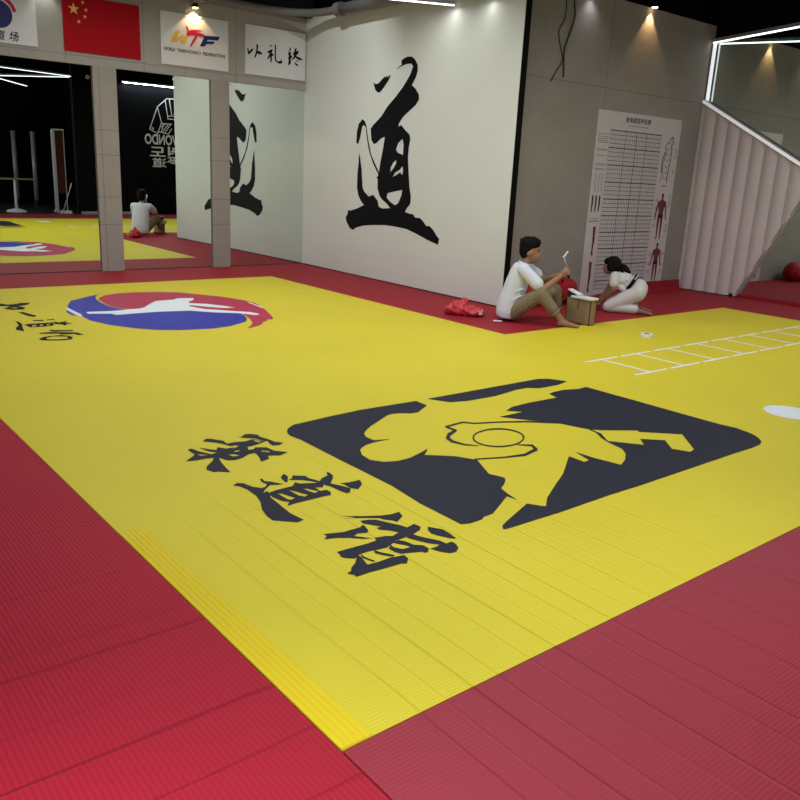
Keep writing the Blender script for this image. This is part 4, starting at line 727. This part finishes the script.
tag(MB().bar((5.975,4.185,.352),(5.985,4.035,.304),.085,.013).build('white_board', M['foam'], bevel=.002), 'narrow white board propped at a slant on top of the cardboard box', 'board')
tag(MB().bar((5.985,4.160,.272),(5.985,4.160,.338),.08,.05,up=(0,1,0)).build('packet', M['navy_card'], bevel=.004), 'dark blue packet under the slanted white board on the cardboard box', 'packet')

# ---- bags ---------------------------------------------------------------------
def crumple(o, amp, sc):
    from mathutils import noise
    for v in o.data.vertices:
        p = v.co*sc; n = noise.noise_vector(p)*amp + noise.noise_vector(p*2.3)*amp*.45
        if v.co.z + n.z < .003: n.z = .003 - v.co.z
        v.co += n
t = thing('plastic_bag', 'crumpled red plastic bag lying on the red mat by the white wall', 'bag', (5.12,4.93,.0), math.atan2(-.742,.671))
mb = MB().ell((-.02,0,.055),(.20,.11,.060)).ell((-.07,.01,.085),(.11,.09,.070)).ell((.10,-.01,.045),(.13,.09,.048)).cap((-.03,.0,.10),.06,(-.015,.0,.178),.022).cap((.0,.01,.12),.03,(.02,.0,.185),.008).cap((-.14,0,.05),.05,(-.21,.0,.03),.03)
o = mb.build('bag_body', M['bag_red'], t, smooth=True, remesh=.011, smooth_it=2); crumple(o, .020, 14)
for p in o.data.polygons: p.use_smooth = False
mb = MB()
stroke2(mb, [(.165,.045),(.185,.07),(.20,.085)], .012, lambda x, z: (x, -.098, z)); stroke2(mb, [(.165,.075),(.19,.055)], .010, lambda x, z: (x, -.098, z)); stroke2(mb, [(.175,.035),(.205,.05)], .008, lambda x, z: (x, -.098, z))
mb.build('printed_mark', M['tape'], t)
t = thing('cloth_bag', 'large dark red bag slumped on the mat behind the seated boy', 'bag', (6.75,5.05,.0))
mb = MB().ell((6.72,5.10,.125),(.42,.17,.135)).ell((6.98,5.09,.165),(.20,.16,.165)).ell((6.62,5.10,.17),(.26,.15,.15)).ell((6.45,5.12,.14),(.22,.15,.16)).ell((6.75,5.13,.19),(.24,.12,.10))
o = mb.build('bag_body', M['bag_dark'], t, origin=t.location, smooth=True, remesh=.014, smooth_it=4); crumple(o, .012, 9)
MB().tube([(6.6,5.02,.28),(6.66,5.0,.33),(6.78,5.0,.335),(6.86,5.02,.29)], .013, 10).build('handle', M['bag_dark'], t, origin=t.location, smooth=True)
# ---- small things -------------------------------------------------------------
t = thing('tape_roll', 'white roll of tape lying on the yellow mat near the ladder', 'tape', (6.03,3.19,.001))
mb = MB(); n = 32
R4 = [[mb.bm.verts.new((6.03+r*math.cos(k*2*math.pi/n), 3.19+r*math.sin(k*2*math.pi/n), z)) for k in range(n)] for r, z in ((.062,.001),(.062,.034),(.036,.034),(.036,.001))]
for i in range(4):
    a, c = R4[i], R4[(i+1)%4]
    for k in range(n): mb.bm.faces.new((a[k], a[(k+1)%n], c[(k+1)%n], c[k]))
mb.build('tape_band', M['tape'], t, origin=t.location, bevel=.002)
mb = MB(); n = 32
R4 = [[mb.bm.verts.new((6.03+r*math.cos(k*2*math.pi/n), 3.19+r*math.sin(k*2*math.pi/n), z)) for k in range(n)] for r, z in ((.0355,.003),(.0355,.033),(.030,.033),(.030,.003))]
for i in range(4):
    a, c = R4[i], R4[(i+1)%4]
    for k in range(n): mb.bm.faces.new((a[k], a[(k+1)%n], c[(k+1)%n], c[k]))
mb.build('core', M['card'], t, origin=t.location)
mb = MB(); mb.ell((5.16,4.48,.010),(.034,.022,.009)).ell((5.20,4.46,.009),(.03,.018,.008)).ell((5.13,4.475,.014),(.016,.012,.012))
o = mb.build('scrap', M['tape'], smooth=True, remesh=.004); tag(o, 'crumpled white scrap on the red mat behind the seated boy', 'scrap')
# cables on the concrete wall
for pts, lab, r in (([(6.76,5.335,3.72),(6.80,5.335,3.45),(6.80,5.338,3.30),(6.72,5.340,3.16),(6.76,5.342,3.02),(6.83,5.342,2.86),(6.74,5.344,2.72),(6.66,5.344,2.60)],'thin black cable hanging lower left on the concrete wall, crossing the thicker one',.0055),([(6.92,5.335,3.72),(6.93,5.335,3.52),(6.97,5.337,3.36),(6.93,5.340,3.20),(6.85,5.342,2.98),(6.86,5.343,2.82),(6.88,5.344,2.67)],'thicker black cable hanging on the concrete wall, right of the thin one',.009)):
    ps = [V(p) for p in pts]; sm = []
    for i in range(len(ps)-1):
        p0, p1, p2, p3 = ps[max(i-1,0)], ps[i], ps[i+1], ps[min(i+2,len(ps)-1)]
        for k in range(8):
            u = k/8; sm.append(.5*((2*p1)+(p2-p0)*u+(2*p0-5*p1+4*p2-p3)*u*u+(3*p1-p0-3*p2+p3)*u**3))
    sm.append(ps[-1])
    tag(MB().tube(sm, r, 8).build('hanging_cable', M['cable'], smooth=True), lab, 'cable')

# ------------------------------------------------------------------ lights
def area(name, loc, rot, sx, sy, power, col=(1,1,1), spread=180):
    l = bpy.data.lights.new(name, 'AREA'); l.shape = 'RECTANGLE'; l.size = sx; l.size_y = sy; l.energy = power; l.color = col; l.spread = math.radians(spread)
    o = bpy.data.objects.new(name, l); COL.objects.link(o); o.location = loc; o.rotation_euler = rot; return o
def spot(name, loc, target, power, ang, blend=.3, col=(1,1,1), size=.03):
    l = bpy.data.lights.new(name, 'SPOT'); l.energy = power; l.spot_size = math.radians(ang); l.spot_blend = blend; l.color = col; l.shadow_soft_size = size
    o = bpy.data.objects.new(name, l); COL.objects.link(o); o.location = loc
    o.rotation_euler = (V(target)-V(loc)).to_track_quat('-Z','Y').to_euler(); return o
# fill light placed behind the two added windows
area('window_fill', (-.4,-7.12,1.9), (math.radians(90),0,0), 5.8, 2.3, L_REAR, (.93,.97,1.0))
area('window_fill', (-4.18,-.9,1.85), (math.radians(90),0,math.radians(-90)), 6.0, 2.4, L_SIDE, (.95,.98,1.0))
# unseen linear lamps added to fill light over the mats, each in a housing
for x, y, ln, ax, p, sd in CEIL_FILL:
    t = thing('fill_lamp', 'long slim unseen lamp added as fill over the mats', 'lamp', (x,y,3.62), 0, 'unseen fill lamps added over the mats')
    d = (ln/2, .05) if ax == 'X' else (.05, ln/2)
    MB().box((x-d[0],y-d[1],3.625),(x+d[0],y+d[1],3.70)).build('housing', M['alu'], t, origin=t.location)
    for s in (-.8,.8): MB().tube([(x+d[0]*s*(ax=='X'),y+d[1]*s*(ax=='Y'),3.69),(x+d[0]*s*(ax=='X'),y+d[1]*s*(ax=='Y'),ZC)], .006, 8).build('hanger', M['alu'], t, origin=t.location)
    area('fill_lamp_light', (x,y,3.615), (0,0,0), 2*d[0], 2*d[1], p, (1.0,1.0,.97), sd)
# wall washers
t = spot_fixture((4.18,YM-.095,3.475), 'warm lamp above the federation sign', True, (0,1,0))
spot('lamp_beam', (4.18,YM-.085,3.46), (4.18,YM-.072,2.6), 26, 104, .12, (1,.66,.30))
t = spot_fixture((2.25,YM-.115,3.52), 'cool lamp between the swirl sign and the red flag', False, (0,1,0))
spot('lamp_beam', (2.25,YM-.115,3.505), (2.25,YM-.07,2.6), 8, 80, .6, (.95,1,.93))
t = spot_fixture((8.46,YC-.055,3.665), 'warm lamp high on the concrete wall over the chart', True, (0,1,0))
spot('lamp_beam', (8.46,YC-.046,3.648), (8.46,YC-.034,2.6), 24, 76, .15, (1,.60,.28))
t = spot_fixture((7.25,YC-.10,3.66), 'cool lamp high on the concrete wall near the cables', False, (0,1,0))
spot('lamp_beam', (7.25,YC-.10,3.645), (7.25,YC-.05,2.6), 5, 110, .8, (.88,.9,1.0))
# ceiling light bars that meet the white wall, each with its lamp
for p, q, lab, pw in (((5.86,6.23,3.42),(3.3,7.52,3.42),'ceiling light bar meeting the white wall right of the pipe',1.0),((5.86,5.62,3.42),(3.9,6.2,3.42),'ceiling light bar meeting the white wall near its free end',.5)):
    led_bar(p, q, lab, w=.05); p = V(p); q = V(q); m_ = (p+q)/2; d = q-p
    area('bar_lamp', m_-V((0,0,.045)), (0,0,math.atan2(d.y,d.x)), d.length, .04, L_TRACK*pw, (1,1,.93))
# lamp on the logo wall bar, and a ceiling spotlight raking the white wall past the pipe
area('bar_lamp', (8.7,-1.84,3.42), (math.radians(12),0,0), 2.2, .04, L_LOGO, (.95,.97,1))
q = V((4.45,7.75,4.32)); t = thing('track_spotlight', 'track spotlight on the ceiling aimed at the white wall', 'lamp', q)
MB().tube([q+V((-.06,0,.06)), q+V((.03,0,-.03))], [.035,.05], 16).build('lamp_head', M['black_plastic'], t, origin=q)
MB().tube([q+V((-.02,0,.04)), q+V((-.02,0,ZC-q.z))], .01, 8).build('stem', M['black_plastic'], t, origin=q)
spot('lamp_beam', q+V((.05,0,-.05)), (5.9,8.5,2.9), L_SPOT, 85, .9, (.97,1,.92), .02)
w = bpy.data.worlds.new('daylight'); bpy.context.scene.world = w; w.use_nodes = True
w.node_tree.nodes['Background'].inputs['Color'].default_value = (.75,.85,1,1); w.node_tree.nodes['Background'].inputs['Strength'].default_value = .5

# ------------------------------------------------------------------ camera
cam = bpy.data.cameras.new('camera'); co = bpy.data.objects.new('camera', cam); COL.objects.link(co)
cam.sensor_width = 36; cam.lens = CAM['lens']; cam.clip_start = .05
r, u, f = (V(CAM[k]) for k in 'ruf')
m = Matrix((r, u, -f)).transposed().to_4x4(); m.translation = V(CAM['c']); co.matrix_world = m
sc = bpy.context.scene; sc.camera = co
vs = sc.view_settings; vs.view_transform = 'Standard'; vs.look = 'None'; vs.exposure = EXPOSURE; vs.gamma = 1; vs.use_curve_mapping = False
